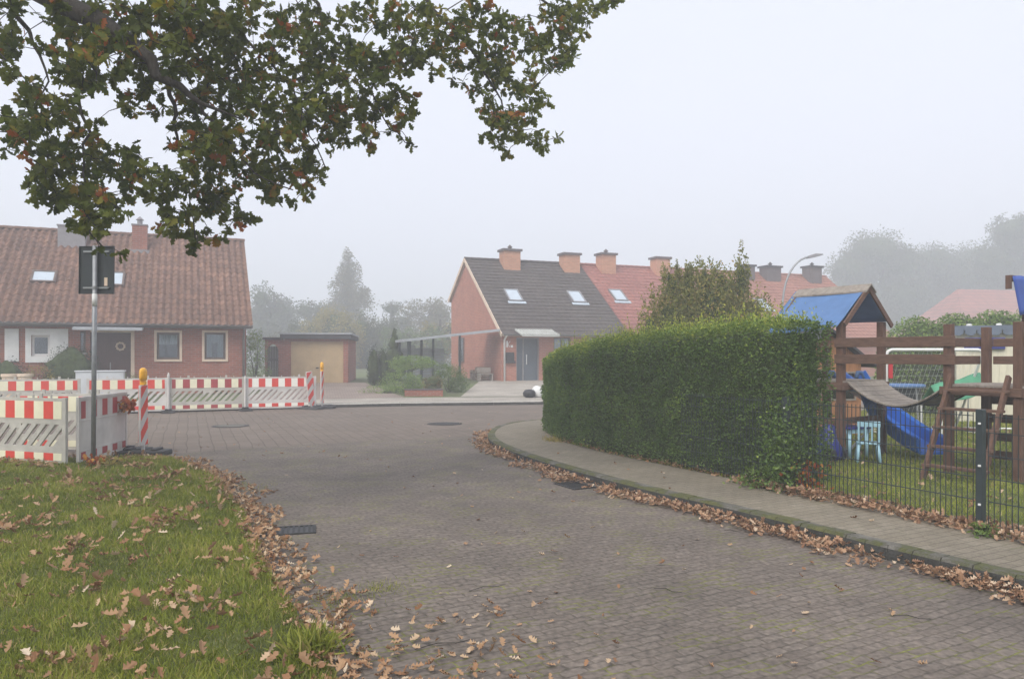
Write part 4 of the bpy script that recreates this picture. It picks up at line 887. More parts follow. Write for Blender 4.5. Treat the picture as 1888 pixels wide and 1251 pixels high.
# ------------------------------------------------------------------ sign seen from behind
sg = empty('road_sign', (*gp(172, 857, .05), .05), R(-6), 'dark back of a rectangular sign on a grey steel post', 'sign')
sg.rotation_euler[1] = R(.5)
MB().tube([(0,0,-.1),(0,0,3.2)], .033, 14).build('post', M['galv'], sg, smooth=True)
bd = MB(); bd.box(-.27, .27, .045, .05, 2.5, 3.2); bo = bd.build('board', M['signback'], sg)
rim = MB(); rim.box(-.272, .272, .025, .052, 3.19, 3.2); rim.box(-.272, .272, .025, .052, 2.5, 2.51); rim.box(-.272, -.262, .025, .052, 2.51, 3.19); rim.box(.262, .272, .025, .052, 2.51, 3.19); rim.build('rim', M['signback'], bo)
for z in (3.12, 2.59): 
    m_ = MB(); m_.box(-.2, -.036, .02, .044, z-.012, z+.012); m_.box(.036, .2, .02, .044, z-.012, z+.012); m_.tube([(0,0,z-.02),(0,0,z+.02)], .04, 14); m_.build('bracket', M['alu'], sg)
MB().box(.12, .17, .038, .044, 2.62, 2.74).build('sticker', M['trim_cream'], bo); 
MB().tube([(0,0,2.32),(0,0,2.5)], .036, 14).build('paper_label', M['trim_white'], sg, smooth=True)
# grey-white utility cabinet behind the barriers
x_, y_ = gp(160, 752); y_ = 23.6; x_ = (160-CX)/F*y_
cb2 = empty('utility_cabinet', (x_, y_+.8, .05), R(20), 'low pale grey box behind the striped barriers, left of the front door', 'cabinet')
MB().box(-.68, .68, -.2, .2, 0, 1.08).build('body', M['boxwhite'], cb2, bevel=.01); MB().box(-.71, .71, -.23, .23, 1.08, 1.12).build('lid', M['boxwhite'], cb2, bevel=.01)
for x in (-.66, .0): MB().box(x+.03, x+.62, -.212, -.202, .08, 1.02).build('door', M['boxwhite'], cb2)

# ------------------------------------------------------------------ playground
AV = math.atan2(.55, .835)
PG = (4.87, 11.24, .11)
cf = empty('climbing_frame', PG, AV, 'brown wooden climbing frame with blue tarp roof, hanging bridge, ladder and blue slide', 'climbing frame')
PW = .10
def post(x, y, h, lab=None, w_=PW):
    o = MB().box(x-w_/2, x+w_/2, y-w_/2, y+w_/2, -.05, h).build('post', M['wood'], cf, bevel=.006)
    if lab: o['label'] = lab
for (x, y, h) in [(0,0,2.06),(1.05,0,2.06),(0,.95,2.06),(1.05,.95,2.06),(0,-1.55,1.95),(0,-2.38,1.95),(1.0,-1.55,1.93),(1.0,-2.38,1.93)]: post(x, y, h)
def board(name, x0, x1, y0, y1, z0, z1, mat='woodh', par=None): return MB().box(x0, x1, y0, y1, z0, z1).build(name, M[mat], par or cf, bevel=.005)
# rails from the roofed tower across the bridge, front and back
for z in (1.66, 1.42):
    board('rail', -.078, -.051, -1.66, .06, z, z+.135); board('rail', 1.051, 1.078, -1.60, -.05, z, z+.105) if z > 1.6 else None
    board('rail', -.05, 1.0, -1.476, -1.452+.0, z, z+.115); board('rail', 1.051, 1.076, -2.44, -1.61, z, z+.11)
    board('rail', -.05, 1.05, .951+.05, .975+.05, z, z+.115)
for z in (1.66, 1.42, 1.2): board('rail', .0, 1.06, -2.457, -2.431, z, z+.115)
board('rail', -.078, -.051, .12, 1.0, 1.66, 1.77)
# tower decks
for (x0, x1, y0, y1) in ((-.09,1.14,-.06,1.01), (-.09,1.09,-2.44,-1.49)):
    k = 9; dk = MB()
    for i in range(k): a = y0+(y1-y0)*i/k; dk.box(x0+.055, x1-.055, a+.004, a+(y1-y0)/k-.004, 1.14, 1.168)
    dk.build('deck', M['woodgrey'], cf)
    fr_ = MB(); fr_.box(x0+.02, x1-.02, y0-.03, y0-.003, 1.03, 1.135); fr_.box(x0+.02, x1-.02, y1+.003, y1+.03, 1.03, 1.135); fr_.box(x0-.0+.01, x0+.037, y0, y1, 1.03, 1.135); fr_.box(x1-.037, x1-.01, y0, y1, 1.03, 1.135); fr_.build('deck_frame', M['woodh'], cf, bevel=.004)
board('brace', -.03, .03, .05, .9, .5, .6); board('brace', .05, 1.0, -.03, .0, .52, .62)
# hanging bridge
bz = lambda t: 1.16-.31*(1-(2*t-1)**2)
bd_ = MB(); nP = 15
for i in range(nP):
    t0, t1 = (i+.06)/nP, (i+.94)/nP; y0, y1 = -.07-t0*1.42, -.07-t1*1.42
    P = [(x, y, z+dz) for dz in (-.022, 0) for (x, y, z) in ((.04,y0,bz(t0)),(1.0,y0,bz(t0)),(1.0,y1,bz(t1)),(.04,y1,bz(t1)))]
    bd_.add(P, [(0,1,2,3),(7,6,5,4),(0,4,5,1),(1,5,6,2),(2,6,7,3),(3,7,4,0)])
br = bd_.build('hanging_bridge', M['woodgrey'], cf)
for x in (.12, .92): MB().tube([(x, -.07-t*1.42, bz(t)-.035) for t in np.linspace(0,1,14)], .012, 6).build('rope', M['black'], br)
# roof: barge boards, ridge boards, tarpaulin
zp, ze_ = 2.56, 2.02; cx_ = .525; ov = .62
for y in (-.12, 1.07):
    for sx in (-1, 1): MB().beam((cx_, y, zp), (cx_+sx*ov, y, ze_-.03), .028, .075, (0,0,1)).build('barge_board', M['woodh'], cf, bevel=.004)
rb = MB(); sn = (zp-ze_)/ov
for sx in (-1, 1):
    rb.add([(cx_, -.16, zp+.06),(cx_+sx*.13, -.16, zp+.06-.13*sn),(cx_+sx*.13, 1.12, zp+.06-.13*sn),(cx_, 1.12, zp+.06),(cx_, -.16, zp+.035),(cx_+sx*.13, -.16, zp+.035-.13*sn),(cx_+sx*.13, 1.12, zp+.035-.13*sn),(cx_, 1.12, zp+.035)], [(0,1,2,3),(7,6,5,4),(0,4,5,1),(1,5,6,2),(2,6,7,3),(3,7,4,0)])
rb.build('ridge_board', M['woodgrey'], cf)
def tarp(name, fn, nu, nv, mat, par, th=.006):
    P = [fn(i/nu, j/nv) for j in range(nv+1) for i in range(nu+1)]; W = nu+1
    m_ = MB().add(P, [(j*W+i, j*W+i+1, (j+1)*W+i+1, (j+1)*W+i) for j in range(nv) for i in range(nu)]); o = m_.build(name, M[mat], par, smooth=True)
    s_ = o.modifiers.new('thick', 'SOLIDIFY'); s_.thickness = th; return o
tarp('tarpaulin', lambda u, v: (cx_-(ov+.10)*v-.01, -.10+1.26*u+(.04*v if u < .1 else 0), zp+.03-(ov+.10)*v*sn-.035*math.sin(math.pi*u)*math.sin(math.pi*min(1, v*1.1))-(.14*max(0, v-.9)*10*u)+.012*math.sin(u*17+v*6)*v), 22, 12, 'tarp', cf)
tarp('tarpaulin', lambda u, v: (cx_+(ov-.02)*v+.01, -.10+1.2*u, zp+.03-(ov-.02)*v*sn-.03*math.sin(math.pi*u)*math.sin(math.pi*v)), 16, 8, 'tarp', cf)
tarp('back_curtain', lambda u, v: (cx_+(2*u-1)*ov*.92*(v), 1.04, zp-.02-(zp-ze_+.02)*v+.0), 10, 8, 'tarpd', cf)
# ladder on the near side of the second tower
def lad(t, s_):   # t 0 top..1 foot, s across
    return Vector((-.11-.68*t, -1.62-s_*.68, 1.22-1.25*t))
for s_ in (0, 1): MB().beam(lad(-.05, s_), lad(1, s_), .045, .085, (0,0,1)).build('ladder_stile', M['wood'], cf, bevel=.005)
for i in range(5):
    t = .10+.185*i; a, b = lad(t, -.06), lad(t, 1.06); MB().beam(a, b, .10, .035).build('ladder_rung', M['woodh'], cf, bevel=.005)
for i, z in enumerate((.12, .37, .62, .87)): board('climbing_wall_board', .0, 1.9, -2.51, -2.485, z, z+.13) if False else board('climbing_wall_board', 1.053, 1.078, -2.42, -1.52, z, z+.115)
for i, z in enumerate((.12, .37, .62, .87)): board('climbing_wall_board', .05, 1.0, -2.40, -2.375, z, z+.115)
# slide on the far side
sl0 = Vector((1.1, .5, 1.17)); 
def slide_pt(t): 
    a, b, c = (1-t)**2, 2*t*(1-t), t*t; x = 1.08*a+1.75*b+.95*c; y = .62*a+.45*b-.86*c
    z = .13+1.03*(1-t)**1.4
    return Vector((x, y, z))
sec = [(-.27,.2),(-.25,.22),(-.22,.18),(-.2,.02),(0,0),(.2,.02),(.22,.18),(.25,.22),(.27,.2),(.23,-.0),(.2,-.03),(-.2,-.03),(-.23,0)]
m_ = MB(); nn = 22; V = []
for i in range(nn+1):
    t = i/nn; p_ = slide_pt(t); q_ = slide_pt(min(1, t+.02)) - slide_pt(max(0, t-.02)); q_.normalize(); sd_ = q_.cross(Vector((0,0,1))).normalized(); up = sd_.cross(q_)
    for (a, b) in sec: V.append(p_ + sd_*a*1.0 + up*b)
K = len(sec); m_.add(V, [(i*K+j, i*K+(j+1)%K, (i+1)*K+(j+1)%K, (i+1)*K+j) for i in range(nn) for j in range(K)] + [tuple(range(K))[::-1], tuple(nn*K+j for j in range(K))])
sld = m_.build('slide', M['slide'], cf, smooth=False)
for s_ in (-1, 1): 
    MB().tube([(.98, .62+s_*.24, 1.18), (1.02, .62+s_*.25, 1.27), (1.1, .62+s_*.25, 1.27), (1.16, .6+s_*.25, 1.14)], [.03,.035,.035,.03], 10).build('slide_lip', M['tarp'], cf, smooth=True)
MB().beam(slide_pt(.45)+Vector((.0,0,-.04)), (slide_pt(.45).x-.35, slide_pt(.45).y+.3, 0), .03, .03).build('slide_support', M['trim_white'], cf)
gr = MB(); gx_ = 1.07; 
gr.tube([(gx_, -1.50, 1.36),(gx_+.07, -1.50, 1.38),(gx_+.08, -1.5, 1.45),(gx_+.08, -1.5, 1.57),(gx_+.07, -1.5, 1.62),(gx_, -1.50, 1.64)], .014, 8); gr.build('hand_grip', M['redgrip'], cf, smooth=True)

# second tower with blue tarp at the right edge of the picture
t2 = empty('play_tower', PG, AV, 'play tower at the right edge with a hanging navy blue tarp roof', 'play tower')
for (x, y) in ((2.6,-1.49),(2.6,-2.4),(3.1,-1.49),(3.1,-2.4)): MB().box(x-.05, x+.05, y-.05+.1*(y > -2), y+.05+.1*(y > -2), -.05, 2.66 if y > -2 else 2.1).build('post', M['wood'], t2, bevel=.006)
MB().box(1.77, 1.80, -1.53, -1.45, 2.5, 2.70).build('ridge_end', M['wood'], t2, bevel=.005); MB().box(1.80, 3.3, -1.53, -1.45, 2.62, 2.70).build('ridge_board', M['wood'], t2, bevel=.005)
tarp('tarpaulin', lambda u, v: (1.77+1.5*u+.16*v*(1-u), -1.545-.03*v+.015*math.sin(u*12)*v, 2.68-.56*v+.02*math.sin(u*9)), 14, 8, 'tarpn', t2)
MB().tube([(1.95,-1.55,2.0),(1.86,-1.55,1.92),(1.88,-1.55,1.8),(1.98,-1.55,1.74)], .02, 8).build('hand_grip', M['navy'], t2, smooth=True)
for z in (1.2, 1.45, 1.7): MB().box(2.06, 3.2, -2.48, -2.455, z, z+.11).build('rail', M['woodh'], t2, bevel=.005)
MB().box(2.0, 3.2, -2.43, -1.45, 1.14, 1.17).build('deck', M['woodgrey'], t2)

# wooden playhouse behind the tower
ph = empty('playhouse', (6.05, 14.6, .11), R(12), 'orange brown wooden playhouse with dark roof behind the climbing frame', 'playhouse')
m_ = MB(); wall_holes(m_, -.75, .75, 0, 1.45, 0, .04, [(-.55,-.15,.75,1.25),(.1,.6,.7,1.2)])
m_.box(-.75, -.71, .04, 1.3, 0, 1.45); m_.box(.71, .75, .04, 1.3, 0, 1.45); m_.box(-.71, .71, 1.26, 1.3, 0, 1.45); m_.prism_xz([(-.75,1.45),(.75,1.45),(0,2.02)], .002, .04); m_.prism_xz([(-.75,1.45),(.75,1.45),(0,2.02)], 1.26, 1.298)
m_.build('wall', M['woodor'], ph)
m_ = MB(); 
for sx in (-1, 1): m_.prism_xz([(0, 2.06), (sx*.98, 1.36), (sx*.98, 1.31), (0, 2.0)], -.18, 1.45)
m_.build('roof', M['bitumen'], ph)
for (a, b, c, d_) in ((-.55,-.15,.75,1.25),(.1,.6,.7,1.2)):
    g_ = MB().box(a, b, .015, .022, c, d_).build('window', M['glass'], ph); f_ = MB(); f_.box(a-.03, a, -.02, .03, c-.03, d_+.03); f_.box(b, b+.03, -.02, .03, c-.03, d_+.03); f_.box(a, b, -.018, .03, c-.03, c); f_.box(a, b, -.018, .03, d_, d_+.03); f_.box((a+b)/2-.012, (a+b)/2+.012, -.01, .014, c, d_); f_.build('frame', M['woodgrey'], g_)
# pale blue children's chairs and table under the tower
def kchair(x, y, rz, label):
    r_ = empty('child_chair', (x, y, .12), rz, label, 'chair', 'pale blue plastic furniture under the climbing frame')
    MB().box(-.15, .15, -.14, .14, .27, .295).build('seat', M['babyblue'], r_, bevel=.008)
    for sx in (-1, 1):
        for sy in (-1, 1): MB().tube([(sx*.12, sy*.11, .27), (sx*.15, sy*.15, 0)], [.026,.02], 8).build('leg', M['babyblue'], r_, smooth=True)
    b_ = MB(); b_.box(-.15, .15, .13, .155, .52, .6)
    for k in range(4): b_.box(-.145+.0875*k, -.118+.0875*k, .13, .155, .29, .525)
    b_.build('backrest', M['babyblue'], r_, bevel=.006); return r_
kchair(*[c for c in gp(1600, 852, .12)], R(160), 'pale blue slatted child chair facing the small table')
tb = empty('child_table', (*gp(1568, 842, .12), .12), R(25), 'small pale blue table with dark blue top under the tower', 'table', 'pale blue plastic furniture under the climbing frame')
MB().box(-.26, .2, -.22, .22, .44, .47).build('tabletop', M['navy'], tb, bevel=.008)
MB().box(-.24, .18, -.2, .2, .38, .44).build('apron', M['babyblue'], tb)
for sx in (-.21, .15):
    for sy in (-.17, .17): MB().tube([(sx, sy, .38), (sx, sy, 0)], [.03,.024], 8).build('leg', M['babyblue'], tb, smooth=True)
rc = empty('ride_on_toy', (4.62, 11.1, .12), R(40), 'dark blue plastic toy half hidden between hedge and tower post', 'toy')
MB().lathe((0,0,.0), [(.16,.0),(.2,.08),(.19,.2),(.12,.32),(.1,.48),(.06,.52)], 16).build('body', M['navy'], rc, smooth=True)
for s_ in (-1, 1): MB().tube([(s_*.12,-.1,.1),(s_*.2,-.1,.1)], .1, 14).build('wheel', M['black'], rc)
# soccer goal
gl = empty('soccer_goal', (7.2, 14.6, .11), R(2), 'white tubular soccer goal behind the hanging bridge', 'goal')
MB().tube([(0,0,0),(0,0,1.55),(.03,0,1.62),(.1,0,1.65),(1.8,0,1.65),(1.87,0,1.62),(1.9,0,1.55),(1.9,0,0)], .03, 12).build('frame', M['trim_white'], gl, smooth=True)
for x in (0, 1.9): MB().tube([(x,0,.03),(x,.9,.03),(x,.05,1.5)], .025, 8).build('side_bar', M['trim_white'], gl)
MB().tube([(0,.9,.03),(1.9,.9,.03)], .02, 8).build('ground_bar', M['trim_white'], gl)
nt_ = MB()
for i in range(22): x = .05+1.8*i/21; nt_.tube([(x,.01,1.63),(x,.9,.05)], .002, 3, False)
for j in range(14): t = j/13; nt_.tube([(.03,.01+.89*t,1.63-1.58*t),(1.87,.01+.89*t,1.63-1.58*t)], .002, 3, False)
nt_.build('net', M['trim_white'], gl)
MB().box(.1, .18, .1, .13, 1.1, 1.38).build('target_panel', M['redgrip'], gl)
lb = empty('ground_pole', (7.7, 15.9, .13), R(-8), 'long thin white pole lying on the lawn', 'pole'); MB().tube([(0,0,.02),(4.5,.0,.02)], .022, 8).build('pole', M['trim_white'], lb)
tr = empty('trampoline', (8.3, 16.3, .11), 0, 'small round trampoline with blue padded rim', 'trampoline')
MB().lathe((0,0,.86), [(.02,0),(.5,0),(.52,.03),(.5,.07),(.38,.07),(.02,.05)], 28).build('padded_rim', M['tarp'], tr, smooth=False)
for k in range(5): t = k*1.257; MB().tube([(.46*math.cos(t),.46*math.sin(t),.86),(.52*math.cos(t),.52*math.sin(t),0)], .02, 8).build('leg', M['galv'], tr)
MB().lathe((0,0,.35), [(.40,0),(.44,.5)], 24).build('safety_skirt', M['signback'], tr)
gt_ = empty('tarpaulin_tent', (8.7, 14.9, .11), R(10), 'low green tarpaulin shelter with a white emblem behind the bridge', 'tent')
tarp('canopy', lambda u, v: (-.55+1.1*u, -.3+.6*v, .95+.25*u-.35*abs(v-.5)*2+.02*math.sin(u*9)), 12, 10, 'green', gt_)
for x, y in ((-.53,-.28),(.53,-.28),(-.53,.28),(.53,.28)): MB().tube([(x,y,0),(x,y,.62 if x < 0 else .86)], .015, 6).build('pole', M['trim_white'], gt_)
# cream shed with blue grey roof edge
sh = empty('garden_shed', (10.3, 17.6, .11), R(-29), 'cream boarded shed with blue grey scalloped roof edge', 'shed')
m_ = MB()
for i in range(30): x = i*.14; m_.box(x, x+.135, -.02, .0, 0, 2.12)
m_.box(0, 4.2, .0, 2.5, 0, 2.1); m_.build('wall', M['shed'], sh)
m_ = MB(); m_.box(-.1, 4.35, -.16, 2.65, 2.12, 2.22)
for i in range(18): 
    x = -.08+.245*i; m_.lathe((0,0,0), [(.06,0),(.06,.4)], 8) if False else m_.prism_xz([(x, 2.12), (x, 2.05), (x+.06, 2.0), (x+.16, 2.0), (x+.22, 2.05), (x+.22, 2.12)], -.158, -.13)
m_.build('roof', M['shedroof'], sh)
wt = MB()
for i in range(7): wt.lathe((.25+.58*i, -.05+.06*math.sin(i*3), 2.222), [(.06,0),(.055,.035),(.02,.045)], 10)
wt.build('roof_cap', M['trim_white'], sh)
sa = MB().box(.15, .95, -.1, -.03, 1.68, 1.95).build('blue_awning', M['navy'], sh, bevel=.02)
# street lamp behind the hedge
slp = empty('street_lamp', ((1443-CX)/F*34, 34, .1), 0, 'tall curved grey street lamp rising behind the hedge', 'street lamp')
zt = CH+(HY-474)/F*34; x1 = (1500-1443)/F*34
arc = [(0,0,0),(0,0,zt*.62)] + [(x1*.86*(1-math.cos(t)), 0, zt*.62+(zt*.38-.1)*math.sin(t)) for t in np.linspace(.15, math.pi/2, 10)]
MB().tube(arc, [.07,.055]+[.045]*10, 10).build('pole', M['galv'], slp, smooth=True)
m_ = MB(); m_.prism_xz([(x1*.8, zt-.17),(x1*.82, zt-.04),(x1*1.05, zt+.06),(x1*1.28, zt+.04),(x1*1.3, zt-.0),(x1*1.1, zt-.08)], -.11, .11); lh = m_.build('lamp_head', M['lead'], slp, bevel=.02)

# ------------------------------------------------------------------ mesh fence
fn_ = empty('mesh_fence', (*FENCE[3], .116), 0, 'dark double rod mesh fence with square posts along the pavement', 'fence')
def fpanel(p, q):
    m_ = MB(); p = Vector((p[0]-FENCE[3][0], p[1]-FENCE[3][1], 0)); q = Vector((q[0]-FENCE[3][0], q[1]-FENCE[3][1], 0)); d_ = (q-p); L = d_.length; d_.normalize(); nn_ = int(L/.05)
    nrm = Vector((-d_.y, d_.x, 0))
    for i in range(nn_+1):
        a = p+d_*(L*i/nn_); m_.tube([a+Vector((0,0,.03)), a+Vector((0,0,1.03))], .0042, 4, False)
    for z in (.06,.26,.46,.66,.86,1.0): 
        for s_ in (-1, 1): m_.tube([p+nrm*.006*s_+Vector((0,0,z)), q+nrm*.006*s_+Vector((0,0,z))], .0048, 4, False)
    m_.build('mesh_panel', M['fence'], fn_)
dF = Vector((1.0, -1.98, 0)).normalized(); 
for i, (a, b) in enumerate([((5.13,4.71),(4.16,6.63)), ((4.10,6.75),(3.16,8.61)), ((3.10,8.73),(2.3,10.3))]): fpanel(a, b)
for p in ((5.15,4.67),(4.13,6.69),(3.13,8.67)):
    m_ = MB(); x, y = p[0]-FENCE[3][0], p[1]-FENCE[3][1]; m_.box(-.03, .03, -.03, .03, -.05, 1.06)
    V = m_.v; an = math.atan2(dF.y, dF.x); m_.v = [(x+a*math.cos(an)-b*math.sin(an), y+a*math.sin(an)+b*math.cos(an), c) for a, b, c in V]
    po = m_.build('post', M['fence'], fn_, bevel=.004)
    for z in (.93, .56, .22): MB().lathe((x-.03, y-.028, z), [(.012,0),(.012,.016)], 8).build('clip', M['trim_white'], po)

# ------------------------------------------------------------------ clipped hedge
hg = empty('privet_hedge', (2.2, 11.5, .1), 0, 'long clipped green privet hedge beside the pavement', 'hedge')
HF = [(.72,16.3),(.70,15.2),(.86,13.7),(1.2,12.6),(1.66,11.6),(2.4,10.15),(3.0,9.0),(3.2,8.72)]
HL = [0]
for a, b in zip(HF, HF[1:]): HL.append(HL[-1]+math.hypot(b[0]-a[0], b[1]-a[1]))
HLEN = HL[-1]; TH = .74
def hpos(s_):
    s_ = np.clip(s_, 0, HLEN); x = np.interp(s_, HL, [p[0] for p in HF]); y = np.interp(s_, HL, [p[1] for p in HF])
    x2 = np.interp(np.clip(s_+.3,0,HLEN), HL, [p[0] for p in HF]); y2 = np.interp(np.clip(s_+.3,0,HLEN), HL, [p[1] for p in HF]); x1 = np.interp(np.clip(s_-.3,0,HLEN), HL, [p[0] for p in HF]); y1 = np.interp(np.clip(s_-.3,0,HLEN), HL, [p[1] for p in HF])
    dx, dy = x2-x1, y2-y1; L = np.hypot(dx, dy); return x, y, -dy/L, dx/L     # normal to the back (garden) side
def htop(s_): return np.interp(s_, [0, .8, 2.5, 4.5, 7.5, HLEN], [1.38, 1.48, 1.66, 1.84, 1.97, 1.95])
def hsurf(s_, t, z):   # t 0 front..1 back
    x, y, nx_, ny_ = hpos(s_); bul = .05*vnoise(s_*1.6, z*2, 2.2, 3)+.03*vnoise(s_*5, z*5, 1.5, 1)
    off = t*TH - bul*(1-2*t) ; return np.stack([x+nx_*off-2.2, y+ny_*off-11.5, z], -1)
# solid dark interior
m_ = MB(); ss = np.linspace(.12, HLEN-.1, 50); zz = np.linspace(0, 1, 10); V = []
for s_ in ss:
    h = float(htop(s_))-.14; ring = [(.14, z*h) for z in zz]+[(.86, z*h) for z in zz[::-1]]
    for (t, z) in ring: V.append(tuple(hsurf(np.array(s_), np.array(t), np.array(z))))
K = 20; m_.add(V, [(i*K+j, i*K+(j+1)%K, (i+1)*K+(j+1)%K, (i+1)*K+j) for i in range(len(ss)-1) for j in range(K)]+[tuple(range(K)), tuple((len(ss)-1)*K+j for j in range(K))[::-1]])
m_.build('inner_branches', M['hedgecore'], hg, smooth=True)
def hedge_leaves():
    Ps = []; Ds = []; rn = []; sc = []
    n1 = 52000; s_ = RNG.uniform(-.05, HLEN+.04, n1); s_ = HLEN*(s_/HLEN)**.85 if False else s_; z = RNG.uniform(0.03, 1, n1)*htop(s_); dep = RNG.exponential(.055, n1)-.035
    gap = vnoise(s_*3, z*3, 2.7, 5); P = hsurf(s_, dep/TH, z); x, y, nx_, ny_ = hpos(s_); keep = (gap+RNG.uniform(-1,1,n1)*.9 > -.55) & ~((z < .18) & (RNG.uniform(0,1,n1) < .45))
    D = np.stack([-nx_, -ny_, np.full(n1, .25)], -1)+RNG.normal(0, .75, (n1,3)); r_ = .30+.18*vnoise(s_*2, z*2.5, 1.4, 9)+RNG.normal(0,.15,n1)+.38*np.clip((z-htop(s_)+.28)/.28, 0, 1)  # tone rises near the top: young growth plus top light put into the colour
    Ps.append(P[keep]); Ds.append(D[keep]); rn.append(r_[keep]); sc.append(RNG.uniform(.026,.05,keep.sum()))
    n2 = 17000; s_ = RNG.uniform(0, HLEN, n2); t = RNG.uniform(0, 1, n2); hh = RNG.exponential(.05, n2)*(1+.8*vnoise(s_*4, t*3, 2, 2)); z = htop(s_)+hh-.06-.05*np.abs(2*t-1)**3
    P = hsurf(s_, t, z); Ps.append(P); D = RNG.normal(0,.6,(n2,3)); D[:,2] += 1.1; Ds.append(D); rn.append(.58+1.6*hh+RNG.normal(0,.13,n2)); sc.append(RNG.uniform(.024,.046,n2))  # top leaves paler, partly young growth, partly light put into the tone
    for endv, sg_ in ((HLEN, 1), (0, -1)):
        n3 = 5200; t = RNG.uniform(-.02, 1.02, n3); z = RNG.uniform(.03, 1, n3)*float(htop(endv)); x, y, nx_, ny_ = hpos(np.full(n3, endv)); tx, ty = ny_*sg_, -nx_*sg_; o_ = .05-RNG.exponential(.05, n3)+.05*vnoise(t*3, z*3, 2, 4)
        P = np.stack([x+nx_*t*TH+tx*o_-2.2, y+ny_*t*TH+ty*o_-11.5, z], -1); Ps.append(P); Ds.append(np.stack([tx, ty, np.full(n3,.3)], -1)+RNG.normal(0,.7,(n3,3))); rn.append(.29+RNG.normal(0,.15,n3)+.2*vnoise(t*2, z*2, 2, 1)); sc.append(RNG.uniform(.026,.05,n3))
    n4 = 9000; s_ = RNG.uniform(0, HLEN, n4); z = RNG.uniform(.1, 1, n4)*htop(s_); P = hsurf(s_, 1+RNG.uniform(-.1,.03,n4), z); Ps.append(P); Ds.append(RNG.normal(0,1,(n4,3))); rn.append(RNG.normal(.35,.15,n4)); sc.append(RNG.uniform(.03,.055,n4))
    n5 = 2600; u = RNG.normal(0, 1, (n5,3))*np.array([.13,.13,.3])+np.array([3.08-2.2, 8.58-11.5, .42]); Ps.append(u[u[:,2] > .03]); k5 = int((u[:,2] > .03).sum()); Ds.append(RNG.normal(0,1,(k5,3))); rn.append(RNG.normal(.32,.15,k5)); sc.append(RNG.uniform(.028,.055,k5))
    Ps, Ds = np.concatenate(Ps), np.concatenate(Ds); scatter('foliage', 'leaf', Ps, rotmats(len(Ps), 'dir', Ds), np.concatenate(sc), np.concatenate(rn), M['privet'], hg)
    # unclipped upright shoots along the top
    m_ = MB(); P = []; D = []; 
    for i in range(330):
        s_ = random.uniform(.3, HLEN) if i > 90 else random.uniform(HLEN*.55, HLEN); t = random.uniform(.05,.95); h = random.expovariate(1/.07)+.05; h = min(h, .32)
        b = hsurf(np.array(s_), np.array(t), np.array(float(htop(s_))-.04)); e = b+np.array([random.gauss(0,.03), random.gauss(0,.03), h]); m_.tube([b, e], [.003,.0015], 3, False)
        for k in range(int(h/.018)): f = random.random(); P.append(b+(e-b)*f); D.append((random.gauss(0,.7), random.gauss(0,.7), .8))
    tag(m_.build('shoots', M['twig'], hg), kind='stuff'); P = np.array(P); scatter('shoot_leaves', 'leaf', P, rotmats(len(P), 'dir', np.array(D)), RNG.uniform(.02,.04,len(P)), RNG.normal(.82,.1,len(P)), M['privet'], hg)
hedge_leaves()

# ------------------------------------------------------------------ plants, shrubs and trees
def at(px, Y): return (px-CX)/F*Y
def pl(name, px, Y, blobs, n, leaf, mat, label, cat, z=None, **kw):
    x = at(px, Y); z = gz(x, Y)-.02 if z is None else z
    return plant(name, (x, Y, z), blobs, n, leaf, mat, label, cat, **kw)
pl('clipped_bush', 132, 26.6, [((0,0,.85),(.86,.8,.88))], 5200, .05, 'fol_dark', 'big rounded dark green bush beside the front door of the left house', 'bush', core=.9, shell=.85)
pl('garden_bush', 8, 25.6, [((0,0,.6),(.75,.6,.75)),((-.8,.2,.5),(.6,.5,.6))], 2200, .06, 'fol_dark', 'dark green bush under the white shutter at left edge', 'bush', group='shrubs in front of the left houses', core=.8)
pl('garden_bush', 78, 25.8, [((0,0,.55),(.55,.5,.62)),((.4,.1,.35),(.4,.4,.4))], 1300, .06, 'fol_yellow', 'yellowing shrub under the white framed window', 'bush', group='shrubs in front of the left houses')
pl('garden_bush', 228, 26.5, [((0,0,.4),(.6,.5,.45)),((.6,.1,.3),(.5,.4,.35))], 1500, .05, 'fol_mid', 'low green shrub in front of the brown front door', 'bush', group='shrubs in front of the left houses')
pl('garden_bush', 420, 28.0, [((0,0,.35),(.8,.4,.4)),((-.9,.1,.25),(.5,.3,.3)),((.8,0,.25),(.5,.3,.3))], 1500, .05, 'fol_mid', 'low straggling plants below the right square window', 'bush', group='shrubs in front of the left houses')
pl('garden_shrub', 471, 33.0, [((0,0,1.5),(.55,.5,.9)),((.1,0,.7),(.6,.5,.75)),((-.2,.2,2.0),(.4,.4,.45))], 3200, .07, 'fol_bright', 'tall light green shrub between the left house and the arched gate', 'shrub')
pot_ = [(.16,0),(.19,.02),(.22,.5),(.25,.52),(.25,.58),(.21,.58),(.2,.5)]
for px, Y, lab in ((18, 24.6, 'tall pale clay planter at the left edge behind the barriers'), (45, 24.8, 'second pale clay planter right of the left edge one')):
    r_ = empty('plant_pot', (at(px, Y), Y, gz(at(px, Y), Y)), 0, lab, 'planter', 'clay planters before the left house'); MB().lathe((0,0,0), [(a, b*1.5) for a, b in pot_], 18).build('pot', M['trim_cream'], r_, smooth=False)
